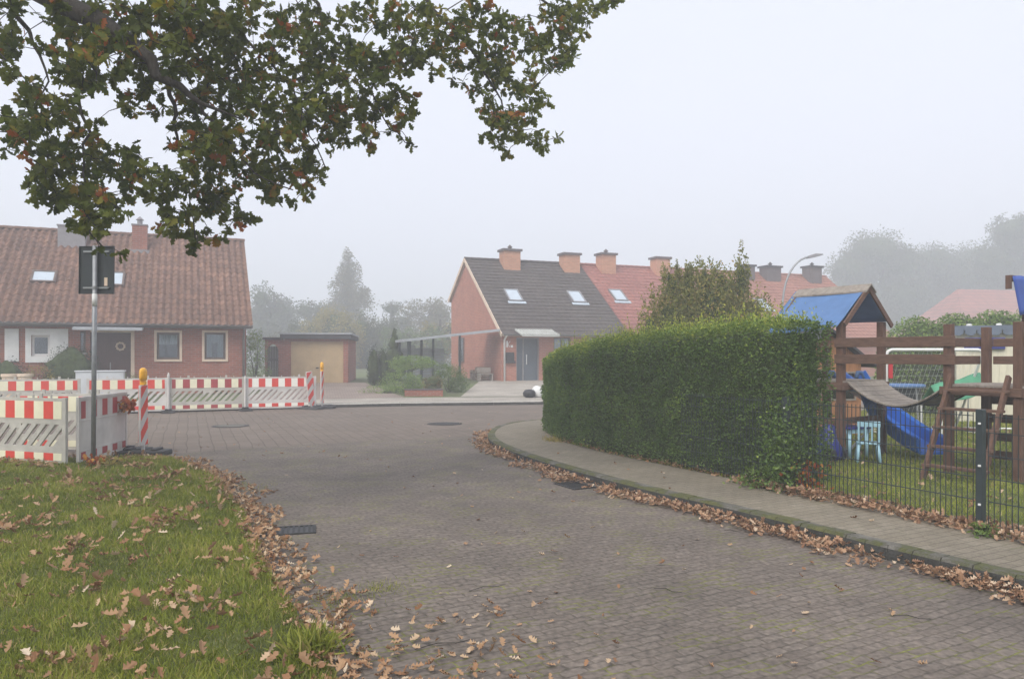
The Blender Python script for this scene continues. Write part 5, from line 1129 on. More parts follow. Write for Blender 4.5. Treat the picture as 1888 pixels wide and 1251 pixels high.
# garden between garage and terrace
pl('column_conifer', 689, 34, [((0,0,.8),(.29,.29,.85))], 2600, .05, 'fol_dark', 'left one of two dark upright clipped conifers in the far garden', 'conifer', group='pair of dark column conifers', core=.85, shell=.85)
pl('column_conifer', 706, 34.3, [((0,0,.75),(.25,.27,.85))], 2200, .05, 'fol_dark', 'right and slimmer one of two dark upright conifers in the far garden', 'conifer', group='pair of dark column conifers', core=.85, shell=.85)
pl('cone_conifer', 727, 37.5, [((0,0,.55),(.68,.6,.6)),((0,0,1.15),(.5,.45,.65)),((0,0,1.75),(.29,.25,.6)),((0,0,2.25),(.12,.1,.4))], 6500, .06, 'fol_dark', 'small pointed conifer behind the pair of dark columns', 'conifer', core=.85)
pl('umbrella_shrub', 760, 33, [((0,0,1.1),(1.0,.8,.3)),((-.5,0,.98),(.5,.5,.24)),((.55,0,1.02),(.5,.5,.24))], 5200, .06, 'fol_bright', 'flat topped light green shrub on thin bare stems before the carport', 'shrub', trunk=(1.0,.05))
pl('garden_bush', 735, 30.5, [((0,0,.38),(.72,.5,.5)),((.6,.2,.35),(.45,.4,.36))], 4200, .055, 'fol_bright', 'rounded light green bush left of the low brick wall', 'bush', group='shrubs in the middle garden')
pl('garden_bush', 703, 29.6, [((0,0,.15),(.9,.5,.22)),((.8,-.2,.12),(.6,.4,.18))], 1800, .05, 'fol_bright', 'ground hugging pale plants at the garden corner by the driveway', 'bush', group='shrubs in the middle garden')
pl('garden_bush', 760, 28.8, [((0,0,.12),(.5,.35,.2))], 700, .05, 'fol_mid', 'tiny cushion plant just left of the low brick wall', 'bush', group='shrubs in the middle garden')
pl('garden_bush', 828, 30.4, [((0,0,.55),(.68,.6,.62)),((.35,.1,.35),(.5,.45,.42)),((-.25,0,.8),(.4,.35,.35))], 5200, .055, 'fol_mid', 'round mid green bush right of the rusty clipped shrub', 'bush', group='shrubs in the middle garden')
pl('clipped_shrub', 798, 29.2, [((0,0,.24),(.36,.36,.3)),((0,0,.46),(.36,.36,.28))], 2400, .035, 'fol_rust', 'rust coloured drum shaped clipped shrub on the brick edging', 'shrub', core=.85, shell=.85)
lw = empty('low_garden_wall', (at(746,28.3), 28.3, .1), R(4), 'low brick retaining wall at the front of the garden', 'wall'); MB().box(0, 1.42, 0, .24, 0, .26).build('wall', M['brick'], lw); MB().box(-.02, 1.44, -.02, .26, .26, .3).build('coping', M['brick_dk'], lw)
# rubbish bag pair near the drive
bg_ = empty('rubbish_bag', (at(976, 27.6), 27.6, .12), 0, 'black sack lying beside a white one on the house driveway', 'bag'); MB().lathe((0,0,0), [(.12,0),(.22,.06),(.24,.18),(.16,.28),(.05,.3)], 14).build('sack', M['black'], bg_, smooth=True)
bg2 = empty('rubbish_bag', (at(990, 27.9), 27.9, .12), 0, 'white sack lying beside a black one on the house driveway', 'bag'); MB().lathe((0,0,0), [(.14,0),(.2,.06),(.2,.25),(.13,.38),(.04,.42)], 14).build('sack', M['trim_white'], bg2, smooth=True)
# big upright bush behind the hedge
rb_ = [((0,0,1.2),(1.45,.9,1.1)),((-.7,0,2.25),(.75,.6,.95)),((.1,0,2.6),(.85,.6,.95)),((.85,.1,2.3),(.6,.5,1.0)),((-.75,0,3.1),(.26,.2,.62)),((-.35,.1,3.15),(.26,.2,.6)),((.0,0,3.15),(.26,.2,.62)),((.4,.1,3.1),(.26,.2,.6)),((.82,0,3.2),(.22,.2,.85)),((1.2,0,1.9),(.45,.4,.9)),((-1.2,0,2.0),(.4,.35,.8)),((.55,0,2.2),(.7,.5,1.0)),((-.3,0,2.2),(.7,.5,1.05)),((-1.2,0,1.2),(.4,.4,.5))]
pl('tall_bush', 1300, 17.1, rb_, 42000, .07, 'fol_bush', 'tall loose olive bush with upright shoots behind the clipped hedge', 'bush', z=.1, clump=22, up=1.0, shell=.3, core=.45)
pl('garden_shoot', 1146, 18.6, [((0,0,1.95),(.1,.1,.55)),((-.25,0,1.6),(.12,.12,.4))], 260, .07, 'fol_yellow', 'thin yellow green sapling poking above the left half of the hedge', 'sapling', z=.0, trunk=(2.3,.015))
pl('garden_shoot', 1449, 15.6, [((0,0,2.1),(.22,.2,.5)),((.25,0,1.9),(.15,.15,.4))], 420, .06, 'fol_bush', 'thin sapling poking above the hedge near the blue roof', 'sapling', z=.1, trunk=(2.4,.015))
# hedge behind the play yard
bh = [((x, 0, 1.05+.04*x),(1.1,.65,1.55+.05*x)) for x in np.linspace(0, 5.2, 6)] 
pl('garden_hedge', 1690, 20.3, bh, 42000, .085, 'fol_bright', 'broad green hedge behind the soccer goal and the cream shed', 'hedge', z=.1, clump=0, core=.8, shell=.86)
# trees in the fog behind the garage
def tree(px, Y, h, blobs, n, leaf, mat, label, group=None, tr=.14, **kw):
    kw.setdefault('core', .5 if px < 1500 else .7)
    K = (1.75 if px < 1500 else 1.5) if Y > 53 else 1.5; dz = 1.35*(1-K); Y *= K; h = h*K+dz; leaf *= K; tr *= K; blobs = [((c[0]*K, c[1]*K, c[2]*K+dz), tuple(q*K for q in r_)) for c, r_ in blobs]
    if mat == 'fol_birch': kw['core'] = None
    return pl('tree', px, Y, blobs, int(n*2.4), leaf*1.05, mat, label, 'tree', z=.3, trunk=(h, tr), group=group, part='crown', **kw)
G1 = 'foggy trees behind the garage'; G2 = 'tall foggy trees beyond the play yard'
def blobs_round(h, r_, k=7, base=.3, seed=1, fx=1.0):
    rs = random.Random(seed); return [((rs.uniform(-.6,.6)*r_*fx, rs.uniform(-.5,.5)*r_, h*(base+(1-base)*rs.uniform(.08,.85))), (r_*rs.uniform(.32,.55), r_*rs.uniform(.32,.55), r_*rs.uniform(.3,.55))) for _ in range(k)] + [((0,0,h*(base+.3)), (r_*.7, r_*.6, h*.28))]
tree(505, 58, 6.2, blobs_round(7.0,2.3,9,.2,3), 5000, .16, 'fol_far', 'loose leafy foggy tree just right of the left house', G1, clump=9, shell=.3)
tree(476, 60, 5.4, blobs_round(5.6,1.6,6,.2,33), 2600, .16, 'fol_far', 'thin low foggy tree touching the gable of the left house', G1, clump=9, shell=.3)
tree(572, 57, 5.0, blobs_round(5.6,2.2,8,.15,4), 4500, .17, 'fol_far', 'mid height foggy tree left of the tall pale tree', G1, clump=10, shell=.3)
tree(641, 58, 8.2, [((0,0,8.6),(.5,.5,.95)),((.1,0,7.6),(.95,.8,1.0)),((-.2,0,6.4),(1.2,1,1.1)),((.5,0,5.4),(1.6,1.2,1.0)),((-.7,0,4.6),(1.7,1.3,1.1)),((.3,0,3.4),(2.0,1.5,1.2)),((1.3,0,6.2),(.5,.5,.5))], 7500, .15, 'fol_birch', 'tallest pale pointed tree in the fog behind the garage', G1, clump=9, shell=.2)
tree(612, 47, 3.2, blobs_round(3.9,2.6,9,.1,6), 6000, .13, 'fol_yellow', 'low yellowing tree just above the garage roof', G1, clump=14, shell=.5)
tree(722, 56, 5.2, blobs_round(5.9,1.9,8,.15,8), 4500, .15, 'fol_far', 'dark rounded foggy tree right of the tallest one', G1, clump=13, shell=.4)
tree(790, 54, 4.2, blobs_round(6.6,2.1,9,.25,9), 3200, .15, 'fol_birch', 'thin pale foggy tree left of the brick gable', G1, clump=8, shell=.2)
tree(812, 47, 3.6, blobs_round(4.2,1.5,7,.1,19), 2600, .13, 'fol_yellow', 'yellow green small tree behind the carport roof', G1, clump=12, shell=.4)
tree(672, 50, 3.2, blobs_round(3.7,2.4,8,.05,21), 4500, .14, 'fol_far', 'dense low foggy tree between garage and small conifer', G1, clump=14, shell=.5)
tree(540, 50, 2.8, blobs_round(3.4,2.4,8,.05,22), 4000, .14, 'fol_far', 'dense low foggy tree behind the left end of the garage', G1, clump=14, shell=.5)
tree(765, 46, 2.4, blobs_round(2.9,2.2,8,.05,23), 4000, .13, 'fol_mid', 'low bushy tree behind the carport posts', G1, clump=14, shell=.5)
for i in range(11):
    x = -50+i*5.0; rr = random.uniform(.85,1.2)
    if i == 0: hr = plant('hedge_bush', (x, 72, .3), [((0,0,.9),(2.6,1,1.45)),((1.2,0,1.3),(1.4,.9,1.2))], 3400, .15, 'fol_far', 'bush of the dim hedge row closing the far gardens', 'bush', 'dim hedge row closing the far gardens', clump=14)
    else: c = copy_tree(hr); c.location = (x, 72+random.uniform(-1,1), .3); c.rotation_euler.z = random.choice((0, math.pi)); c.scale = (rr, 1, random.uniform(.8,1.15))
tree(1612, 84, 11, [((0,0,12.5),(3.6,3,2.6)),((-2.6,0,10.6),(2.6,2.4,2.4)),((2.8,0,11.0),(2.8,2.4,2.6)),((-1.6,0,7.6),(3.4,3,3.0)),((2.4,0,7.8),(3.2,3,3.0)),((0,0,4.4),(4.6,3,3.0)),((-3.6,0,8.2),(1.8,1.6,1.8))], 15000, .24, 'fol_far', 'broad rounded foggy tree above the blue play roof', G2, tr=.35, clump=20, shell=.45)
tree(1722, 88, 11, [((0,0,11.6),(3.2,3,2.8)),((-2.4,0,9),(2.8,2.4,2.6)),((2.6,0,9.8),(2.8,2.4,2.8)),((0,0,6),(4.6,3,3.4)),((0,0,3),(4.6,3,2.4))], 12000, .24, 'fol_far', 'middle foggy tree left above the distant red roof', G2, tr=.35, clump=20, shell=.45)
tree(1795, 92, 11, [((0,0,12.4),(3.0,3,2.4)),((-2.4,0,9),(2.8,2.4,2.8)),((2.6,0,9.8),(2.8,2.4,2.8)),((0,0,6),(4.6,3,3.4))], 10000, .24, 'fol_far', 'lower foggy tree right above the distant red roof', G2, tr=.35, clump=20, shell=.45)
tree(1868, 80, 13, [((0,0,14.2),(2.4,2.4,2.0)),((1.8,0,12.6),(3.2,3,2.6)),((-2.0,0,11),(2.6,2.4,2.4)),((2,0,8.6),(4.2,3,3.4)),((0,0,5),(4.6,3,3.4))], 13000, .24, 'fol_far', 'tallest foggy tree at the right edge', G2, tr=.4, clump=20, shell=.45)
tree(1960, 84, 12, blobs_round(15,5,9,.15,31), 9000, .26, 'fol_far', 'foggy tree just past the right edge', G2, tr=.4, clump=20, shell=.4)
tree(1680, 66, 4, blobs_round(5.0,2.8,8,.05,41), 5000, .18, 'fol_far', 'low foggy tree beside the distant red roof', G2, clump=14, shell=.4)

# small weeds
def tuft(x, y, z, n, r_, leaf, mat, label, tpl='blade', up=1.0, name='grass_tuft', cat='grass tuft', group=None, h=0):
    P = np.stack([RNG.normal(0, r_, n), RNG.normal(0, r_, n), RNG.uniform(0, h, n) if h else np.zeros(n)], 1); root = empty(name, (x, y, z), 0, label, cat, group)
    rot = rotmats(n, 'up', tilt=.45) if tpl == 'blade' else rotmats(n, 'free')
    scatter('leaves', tpl, P, rot, leaf*RNG.uniform(.5,1.2,n), RNG.normal(.6,.2,n), M[mat], root)
    if h:
        m_ = MB()
        for i in range(6): m_.tube([(0,0,0),(random.gauss(0,r_),random.gauss(0,r_),h)], .004, 4)
        m_.build('stem', M['twig'], root)
g_ = gp(575, 1215); tuft(g_[0], g_[1], .03, 420, .06, .15, 'grass', 'long pale grass tuft at the bottom of the verge edge')
g_ = gp(1810, 985, .12); tuft(g_[0], g_[1]-.03, .115, 130, .05, .06, 'fol_mid', 'small weeds growing at the foot of the fence post', 'leaf', name='weed', cat='weed', h=.1)
g_ = gp(1395, 897, .12); tuft(g_[0], g_[1], .115, 260, .11, .07, 'fol_mid', 'bright weeds at the foot of the hedge right end', 'leaf', name='weed', cat='weed', h=.22)
g_ = gp(175, 868); tuft(g_[0], g_[1], .05, 90, .07, .09, 'fol_red', 'orange leaved weed at the foot of the sign post', 'oak', name='weed', cat='weed', h=.14)
g_ = gp(205, 868); tuft(g_[0], g_[1], .05, 80, .07, .09, 'fol_yellow', 'yellow leaved weed right of the sign post foot', 'oak', name='weed', cat='weed', h=.12)
tuft(at(236, 12.6), 12.6, .75, 110, .05, .10, 'fol_red', 'red dry leaf sprig tied at the top corner of the plain white panel', 'oak', name='leaf_sprig', cat='sprig', h=.14)
tuft(at(1480, 8.75), 8.62, .13, 120, .1, .08, 'fol_red', 'reddish bramble leaves beside the hedge fence post', 'oak', name='bramble', cat='bramble', h=.3)
g_ = gp(1025, 812, .12); tuft(g_[0], g_[1], .115, 200, .10, .10, 'fol_yellow', 'yellow green grass clump at the left foot of the hedge', 'blade')
for px, py, lab in ((455, 897, 'mossy grass patch in the road left gutter'), (625, 1105, 'small grass clump growing between leaves in the gutter'), (700, 1085, 'second small grass clump further out on the paving')):
    g_ = gp(px, py); tuft(g_[0], g_[1], .0, 260, .10 if px != 455 else .2, .035, 'grass', lab)

# ------------------------------------------------------------------ lawn blades
def lawn(name, poly, n, ylo, yhi, xlo, xhi, zf, mat, size=(.028,.056), label=None, power=1.6):
    y = ylo+(yhi-ylo)*RNG.uniform(0,1,n)**power; x = RNG.uniform(0,1,n); wdt = (xhi-xlo); x = xlo+wdt*x
    P = np.stack([x,y],1); k = inpoly(P, poly) & (np.abs(P[:,0]) < .72*P[:,1]+.9); P = P[k]; z = zf(P[:,0], P[:,1])
    cl = vnoise(P[:,0], P[:,1], 2.3, 4)+.6*vnoise(P[:,0], P[:,1], 7, 8); rnd = .43+.34*cl+RNG.normal(0,.17,len(P)); rnd = np.where(RNG.uniform(0,1,len(P)) < .07, .97, rnd)
    sc = RNG.uniform(*size, len(P))*(1+.3*cl)*(1+.03*P[:,1]); 
    o = scatter(name, 'blade', np.column_stack([P, z-.005]), rotmats(len(P), 'up', tilt=.5), sc, rnd, M[mat], squash=np.column_stack([np.clip(.7+.09*P[:,1],0,2.2), np.ones(len(P)), np.ones(len(P))]))
    return tag(o, label, 'grass', kind='stuff')
lawn('verge_grass', VPOLY, 420000, 2.9, 12.2, -9, -.3, lambda x, y: vzv(x, y), 'grass', label='short green grass growing on the left verge', power=1.5)
lawn('play_yard_grass', FENCE+[(60,-1)], 230000, 5.2, 21, 1.0, 14, lambda x, y: np.full(len(x), .11), 'grass2', (.03,.055), 'short green lawn grass of the play yard', power=1.2)
# ------------------------------------------------------------------ fallen leaves
def litter(name, P, size, label, mat='litter', tilt=.5, shift=0):
    n = len(P); rnd = np.clip(RNG.beta(2.2,2.2,n)+shift, 0, 1)
    o = scatter(name, 'curl', P, rotmats(n, 'flat', tilt=tilt), RNG.uniform(*size, n), rnd, M[mat], squash=np.column_stack([RNG.uniform(.6,1.15,n), np.ones(n), RNG.uniform(.2,1.3,n)])); return tag(o, label, 'fallen leaves', kind='stuff')
# verge: patchy drifts
n = 9000; P = np.column_stack([RNG.uniform(-8.5,-.4,n), 3+9*RNG.uniform(0,1,n)**1.3]); k = inpoly(P, VPOLY) & (vnoise(P[:,0], P[:,1], 3.1, 6)+.7*vnoise(P[:,0]*1.3, P[:,1], 6.5, 2)+RNG.normal(0,.42,n) > .42) & (P[:,0] > -.74*P[:,1]-.3); P = P[k]
ex = np.repeat(P[RNG.uniform(0,1,len(P)) < .3], 3, axis=0); P = np.concatenate([P, ex+RNG.normal(0,.06,ex.shape)]); P = P[inpoly(P, VPOLY)]
litter('verge_leaves', np.column_stack([P, vzv(P[:,0],P[:,1])+RNG.uniform(.03,.065,len(P))]), (.04,.105), 'brown oak leaves scattered over the verge grass', tilt=.6, shift=.04)
def along(pl_, n, w0, w1, zfun, bias=1.5, t0=0, t1=1):
    seg = [0]
    for a, b in zip(pl_, pl_[1:]): seg.append(seg[-1]+math.hypot(b[0]-a[0], b[1]-a[1]))
    s_ = RNG.uniform(t0, t1, n)*seg[-1]; X = np.array([p[0] for p in pl_]); Y = np.array([p[1] for p in pl_]); x = np.interp(s_, seg, X); y = np.interp(s_, seg, Y)
    x2 = np.interp(s_+.05, seg, X); y2 = np.interp(s_+.05, seg, Y); x1 = np.interp(s_-.05, seg, X); y1 = np.interp(s_-.05, seg, Y); dx, dy = x2-x1, y2-y1; L = np.hypot(dx,dy)+1e-9
    wmod = 1+.45*vnoise(s_, s_*.3, 2.5, 3)+.25*vnoise(s_, s_, 7, 1); o_ = w0+(w1-w0)*RNG.uniform(0,1,n)**bias*wmod; return np.column_stack([x+dy/L*o_, y-dx/L*o_, zfun(np.abs(o_-w0))])
E3 = EDGE_L + [(-.75,3.2),(-.4,2.2)]
P = along(E3, 2100, .06, -.32, lambda o_: .01+RNG.uniform(0,1,len(o_))*np.clip(.06-.12*o_,.008,.06), 1.25)
# keep the drift off the drain
litter('left_gutter_leaves', P, (.04,.085), 'drift of brown leaves along the left edge of the road', tilt=.42, shift=.06)
RK2 = [p for p in RK if p[1] < 16.5 and p[1] > 2.5]
P = along(RK2, 4600, -.03, -.30, lambda o_: .01+RNG.uniform(0,1,len(o_))*np.clip(.05-.1*o_,.006,.05), 1.2); near = (P[:,1] < 12.5) | (RNG.uniform(0,1,len(P)) < .5); P = P[near]; P = P[vnoise(P[:,0]*1.5, P[:,1], 2.6, 4)+RNG.normal(0,.3,len(P)) > -.32]
P = P[~((np.abs(P[:,0]-.80) < .32) & (np.abs(P[:,1]-9.62) < .16) & (RNG.uniform(0,1,len(P)) < .9))]
litter('right_gutter_leaves', P, (.045,.08), 'long drift of orange brown leaves against the right kerb', 'litter2', tilt=.42, shift=.08)
FN = [p for p in FENCE if 2.0 < p[1] < 9.5]
P = along(FN, 3600, -.24, .14, lambda o_: .125+RNG.uniform(0,1,len(o_))*np.clip(.07-.1*o_,.006,.07), 1.0); litter('fence_leaves', P, (.045,.08), 'brown leaves piled along the foot of the mesh fence', 'litter2', tilt=.6, shift=.08)
P = along([p for p in FENCE if 9 < p[1] < 14.5], 420, -.02, .16, lambda o_: .125+RNG.uniform(0,.02,len(o_)), 1.4); litter('hedge_foot_leaves', P, (.04,.07), 'few brown leaves under the front of the hedge')
n = 520; Y = 3.2+19*RNG.uniform(0,1,n)**1.9; X = RNG.uniform(-.55,.55,n)*Y; P = np.column_stack([X, Y]); k = ~inpoly(P, VPOLY) & ~inpoly(P, poly) & ~inpoly(P, FENCE+[(60,-1)]); P = P[k][:230]
litter('road_leaves', np.column_stack([P, np.full(len(P), .008)]), (.04,.075), 'single brown leaves scattered over the paved road', tilt=.25, shift=.12)
n = 200; P = np.column_stack([RNG.normal(-.35,.35,n), RNG.normal(3.9,.5,n)]); P = P[~inpoly(P, VPOLY)]; litter('corner_leaves', np.column_stack([P, RNG.uniform(.006,.03,len(P))]), (.04,.075), 'loose brown leaves on the road near the bottom grass corner', tilt=.4, shift=.1)
n = 900; P = np.column_stack([RNG.uniform(2,12,n), RNG.uniform(5,17,n)]); P = P[inpoly(P, FENCE+[(60,-1)])]; litter('lawn_leaves', np.column_stack([P, np.full(len(P), .15)]), (.05,.09), 'pale fallen leaves on the play yard lawn', tilt=.4, shift=.15)
n = 60; P = np.column_stack([RNG.uniform(0,5,n), RNG.uniform(5,15,n)]); P = P[inpoly(P, poly)][:26]; litter('pavement_leaves', np.column_stack([P, np.full(len(P), .125)]), (.04,.08), 'few single leaves on the pavement', tilt=.25, shift=.1)
# twigs on the road
for i, (px, py, ln, an) in enumerate([(900,1085,.3,.5),(1230,1090,.2,-.6),(820,1190,.35,.4),(1350,980,.15,-.4),(1680,1140,.22,-.4)]):
    x, y = gp(px, py); m_ = MB().tube([(-ln/2,0,.008),(-.1*ln,.02,.016),(.2*ln,-.01,.012),(ln/2,.02,.008)], [.0018,.003,.0025,.0012], 6); o = m_.build('fallen_twig', M['twig'], None, loc=(x, y, 0)); o.rotation_euler.z = an
    tag(o, 'thin dry twig lying on the paving', 'twig', 'thin dry twigs lying on the paving')
# gratings and manholes
def grate(x, y, rz, label, name='drain_grate', z=.0):
    r_ = empty(name, (x, y, z), rz, label, 'drain'); f = MB(); f.box(-.25,.25,-.17,-.14,.0,.012); f.box(-.25,.25,.14,.17,.0,.012); f.box(-.25,-.22,-.14,.14,.0,.012); f.box(.22,.25,-.14,.14,.0,.012); f.build('frame', M['iron'], r_)
    b = MB(); 
    for i in range(9): b.box(-.205+i*.048, -.183+i*.048, -.14, .14, .002, .011)
    b.build('bars', M['iron'], r_); MB().box(-.22,.22,-.14,.14,.0025,.0045).build('dark_plate', M['black'], r_)  # flat black plate stands in for the shaded pit below the bars
g_ = gp(532, 978); grate(g_[0], g_[1], R(15), 'iron drain grate beside the left leaf drift')
grate(.80, 9.62, R(118), 'dark drain grate in the right gutter against the kerb')
for px, py, lab, mt in ((425, 785, 'round manhole cover with pale centre on the far left paving', 'kerb'), (820, 781, 'dark round manhole cover in the middle of the junction', 'iron')):
    x, y = gp(px, py); r_ = empty('manhole_cover', (x, y, .002), 0, lab, 'manhole'); MB().lathe((0,0,0), [(.42,0),(.42,.006),(.33,.008)], 32).build('rim', M['iron'], r_); MB().lathe((0,0,.0085), [(.32,0),(.31,.004)], 32).build('cover', M[mt], r_)

# ------------------------------------------------------------------ oak overhead
def P3(px, py, Y): return np.array([(px-CX)/F*Y, Y, CH+(HY-py)/F*Y])
oak = empty('oak_tree', (-8.6, 7.4, 0), 0, 'large oak tree whose green and rusty branches hang over the upper left', 'tree')
OO = np.array([-8.6, 7.4, 0])
LIMBS = [   # px, py, depth
 [(-560,560,7.6),(-420,120,7.4),(-200,-90,7.3),(0,-60,7.2),(120,10,6.9),(200,50,6.6),(260,95,6.5),(310,150,6.5),(370,190,6.5),(450,222,6.6)],
 [(-420,120,7.4),(-300,-260,7.6),(-40,-330,7.9),(250,-260,8.2),(520,-160,8.5),(760,-80,8.6),(960,-20,8.6),(1060,40,8.6)],
 [(0,-60,7.2),(30,30,6.9),(60,80,6.8),(90,150,6.6),(60,230,6.5)],
 [(120,20,7.2),(125,60,7.0),(130,120,6.8),(150,210,6.7),(155,300,6.7),(160,390,6.6),(190,455,6.6)],
 [(310,150,7.2),(325,210,7.2),(330,280,7.2),(350,350,7.1),(360,440,7.1)],
 [(370,190,7.1),(420,260,7.1),(470,320,7.0),(540,350,7.0)],
 [(250,-260,8.2),(330,-60,7.9),(420,30,7.8),(470,90,7.7),(540,160,7.7),(570,250,7.6),(600,310,7.6)],
 [(520,-160,8.5),(560,-20,8.2),(620,80,8.1),(680,160,8.1),(720,240,8.1),(760,265,8.1)],
 [(760,-80,8.6),(800,20,8.4),(860,80,8.4),(910,160,8.4),(940,240,8.4),(1000,275,8.4)],
 [(-300,-260,7.6),(-140,-60,6.6),(-60,60,6.2),(10,110,6.0)],
 [(-40,-330,7.9),(120,-150,7.2),(330,-100,7.0),(560,-60,7.2)],
]
wood = MB(); nodes = []
for L_i, Lm in enumerate(LIMBS):
    pts = [P3(*p)-OO for p in Lm]; q = []
    for a, b in zip(pts, pts[1:]):
        for t in (0, .33, .66): q.append(a+(b-a)*t+RNG.normal(0, .02, 3)*(1 if t else 0))
    q.append(pts[-1]); r0 = (.19, .15, .03, .03, .024, .02, .03, .028, .03, .05, .06)[L_i]; rs = [max(.006, r0*(1-i/len(q))**1.15) for i in range(len(q))]
    wood.tube(q, rs, 8); 
    for a, b in zip(q, q[1:]):
        for t in (0, .5): nodes.append(a+(b-a)*t)
wood.tube([(0,0,-.1),(-.02,.0,.9),(.0,.05,2.0),tuple(P3(-560,560,7.6)-OO)] if False else [(0,0,-.1),(-.03,0,.4),(0,.02,1.2),tuple(P3(-560,560,7.6)-OO+np.array([0,0,0]))], [.42,.33,.27,.2], 14)
# px ellipses of foliage (cx, cy, rx, ry, fill)
EL = [(12,30,38,32,1),(8,95,30,45,1.1),(110,30,40,38,1),(100,95,32,26,.6),(160,55,45,60,1),(210,30,50,45,1.1),(150,140,50,45,1),(215,110,60,55,1),(60,175,42,32,.8),(22,215,25,50,.6),(95,205,48,36,1),(250,195,30,30,.9),(150,225,40,30,.8),
 (290,50,70,60,1.2),(380,55,80,65,1.3),(470,50,70,60,1.2),(560,55,60,62,1.2),(290,140,40,45,1),(350,150,50,55,1.1),(420,150,55,60,1.2),(490,150,60,60,1.2),(565,150,60,60,1.1),(630,110,50,55,1),(300,210,25,22,.8),(380,235,50,38,1),(440,230,55,50,1.1),(510,230,55,55,1.1),(570,235,50,50,1),(625,205,38,45,1),
 (60,265,45,30,.9),(35,240,28,30,.7),(100,300,50,38,.9),(70,330,35,38,.9),(150,270,42,38,.9),(185,330,40,38,.9),(120,355,55,30,1),(70,360,20,18,.7),(175,390,48,42,1.1),(215,370,22,30,.8),(150,400,30,30,.9),(182,440,17,22,.8),(228,470,16,8,.6),(200,300,30,32,.8),
 (225,275,28,28,.8),(255,310,38,34,.9),(290,340,40,36,1),(240,350,24,22,.7),(330,260,26,42,.8),(350,215,26,30,.7),(370,300,42,50,1),(420,310,45,50,1),(330,345,40,26,1),(370,370,45,32,1),(330,410,42,34,1),(312,418,22,22,.9),(365,448,20,22,.9),(420,380,42,36,1),(455,400,26,30,.9),(400,425,30,18,.6),(470,350,42,36,1),(510,360,20,20,.7),(480,300,45,40,1),(540,300,48,48,1),(580,320,28,36,.9),(560,362,26,14,.7),(605,300,12,16,.6),
 (640,30,30,30,1),(700,25,55,38,1),(770,35,45,45,1),(640,170,45,50,1),(690,120,48,48,.95),(740,110,42,45,1),(700,190,48,42,1),(745,195,38,36,1),(650,240,38,35,1),(690,255,30,28,.9),(640,262,24,14,.8),(730,250,22,18,.8),(757,268,11,12,.7),(600,260,25,20,.7),(780,90,34,48,1),
 (830,60,50,55,1.1),(820,125,36,28,.8),(880,40,55,48,1),(940,70,60,58,1.05),(900,130,58,45,1),(960,140,48,46,1),(1010,50,58,55,1.05),(1060,40,42,46,1),(1095,18,24,18,.8),(1020,105,46,36,.95),(1065,100,26,22,.8),(850,165,32,18,.7),(930,190,52,28,.9),(985,185,34,26,.8),(1005,195,14,12,.7),(920,235,40,40,1),(960,235,38,44,1),(900,262,26,20,.9),(945,280,24,15,.8),(990,265,22,24,.8),(1025,257,20,9,.6),(1005,283,10,10,.6)]
EXTRA = [(random.uniform(-500,1100), random.uniform(-420,-20), random.uniform(60,120), random.uniform(50,90), .55) for _ in range(60)] + [(random.uniform(-650,-40), random.uniform(-250,300), random.uniform(60,110), random.uniform(50,90), .5) for _ in range(22)]
def depth(px, py): return 7.2+1.25*np.clip((px-350)/600,-.4,1)+.25*math.sin(px*.013+py*.021)
C3 = []; 
for (cx__, cy__, rx, ry, fl) in EL+EXTRA:
    extra = cy__ < -15 or cx__ < -30; k = int(math.pi*rx*ry/(24*24)*fl*(2.3 if not extra else 1.2))+1
    for _ in range(k):
        t = random.uniform(0, 2*math.pi); q = random.random()**.5; px = cx__+rx*q*math.cos(t)*.86; py = cy__+ry*q*math.sin(t)*.86
        Y = depth(px, py)+random.gauss(0, .32 if not extra else .8); C3.append(P3(px, py, max(5.2, Y))-OO)
C3 = np.array(C3)
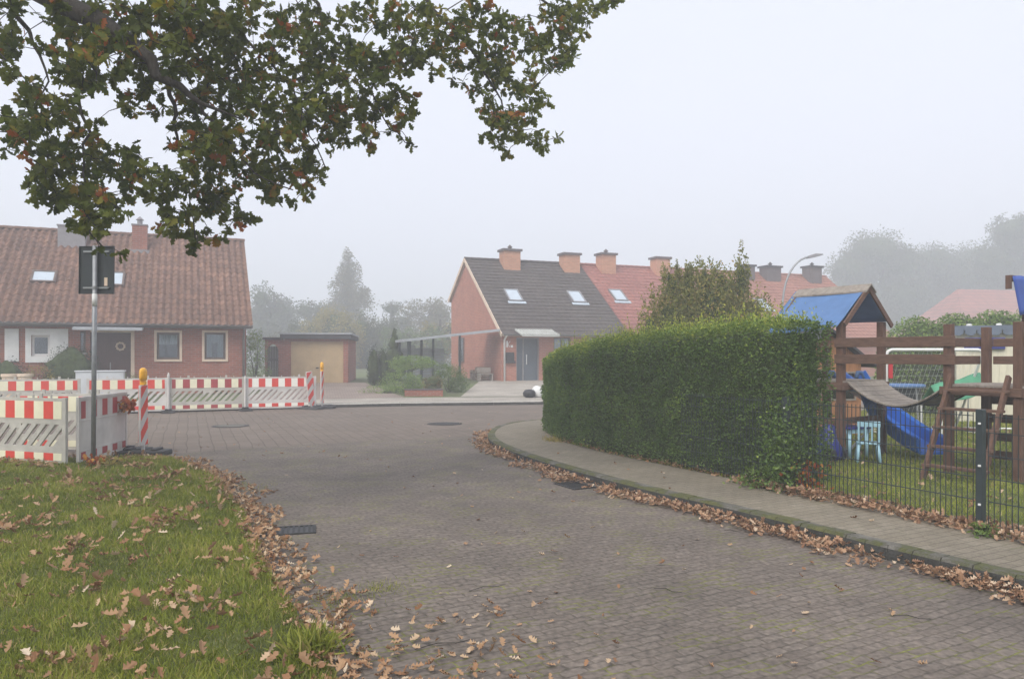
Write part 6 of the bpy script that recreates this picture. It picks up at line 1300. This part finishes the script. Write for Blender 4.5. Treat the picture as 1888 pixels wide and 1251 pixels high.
# punch small irregular gaps through the crown
C3 = C3[(vnoise(C3[:,0]*2.2, C3[:,2]*2.6, 1.9, 12)+.8*vnoise(C3[:,0]*5, C3[:,2]*5, 1.7, 5) > -.56)]
nodes = np.array(nodes); dmin = np.min(np.linalg.norm(C3[:,None]-nodes[None], axis=2), axis=1); order = np.argsort(dmin)
tw = MB(); pool = list(nodes); poolA = np.zeros((len(nodes)+len(C3)*2, 3)); poolA[:len(nodes)] = nodes; np_ = len(nodes)
lp, ld, lr = [], [], []
for idx in order:
    c = C3[idx]; dd = np.linalg.norm(poolA[:np_]-c, axis=1)+.25*np.abs(poolA[:np_,2]-c[2]-.1); j = int(np.argmin(dd)); b = poolA[j].copy(); L = float(np.linalg.norm(c-b))
    md = (b+c)/2+np.array([0,0,.10*L])+RNG.normal(0,.04*L,3); tw.tube([b, md, c], [.0055 if L > .3 else .004, .0035, .002], 4, False)
    poolA[np_] = md; poolA[np_+1] = c; np_ += 2
    dr = (c-b)/max(L, 1e-3); nl = random.randint(6, 10); tone = random.gauss(.45,.2); 
    if random.random() < .09: tone = random.uniform(.74, .97)
    for k in range(nl):
        f = random.uniform(.55, 1.0); base = b+(c-b)*f if L > .12 else c+RNG.normal(0,.02,3); v = dr*.55+RNG.normal(0,.75,3)+np.array([0,0,-.25]); lp.append(base); ld.append(v); lr.append(tone+random.gauss(0,.1))
wood.build('trunk', M['bark'], oak, smooth=True); tag(tw.build('twigs', M['twig'], oak), kind='stuff')
lp, ld, lr = np.array(lp), np.array(ld), np.array(lr)
cr = scatter('crown', 'oak', lp, rotmats(len(lp), 'dir', ld), RNG.uniform(.062,.108,len(lp)), lr, M['oak'], oak)
print('oak leaves', len(lp), 'clusters', len(C3))

# ------------------------------------------------------------------ fog
hz = MB().box(-299, 299, -99, 599, -1.9, 29.5).build('haze', None)
hz.data.materials.clear(); hm_ = bpy.data.materials.new('fog'); hm_.use_nodes = True; n_ = hm_.node_tree; n_.nodes.remove(n_.nodes['Principled BSDF'])
pv = n_.nodes.new('ShaderNodeVolumePrincipled'); pv.inputs['Color'].default_value = (.93,.95,1,1); pv.inputs['Density'].default_value = .0066; pv.inputs['Anisotropy'].default_value = .1
n_.links.new(pv.outputs[0], n_.nodes['Material Output'].inputs['Volume']); hz.data.materials.append(hm_)
tag(hz, 'even pale autumn fog filling the whole street', 'fog', kind='stuff')
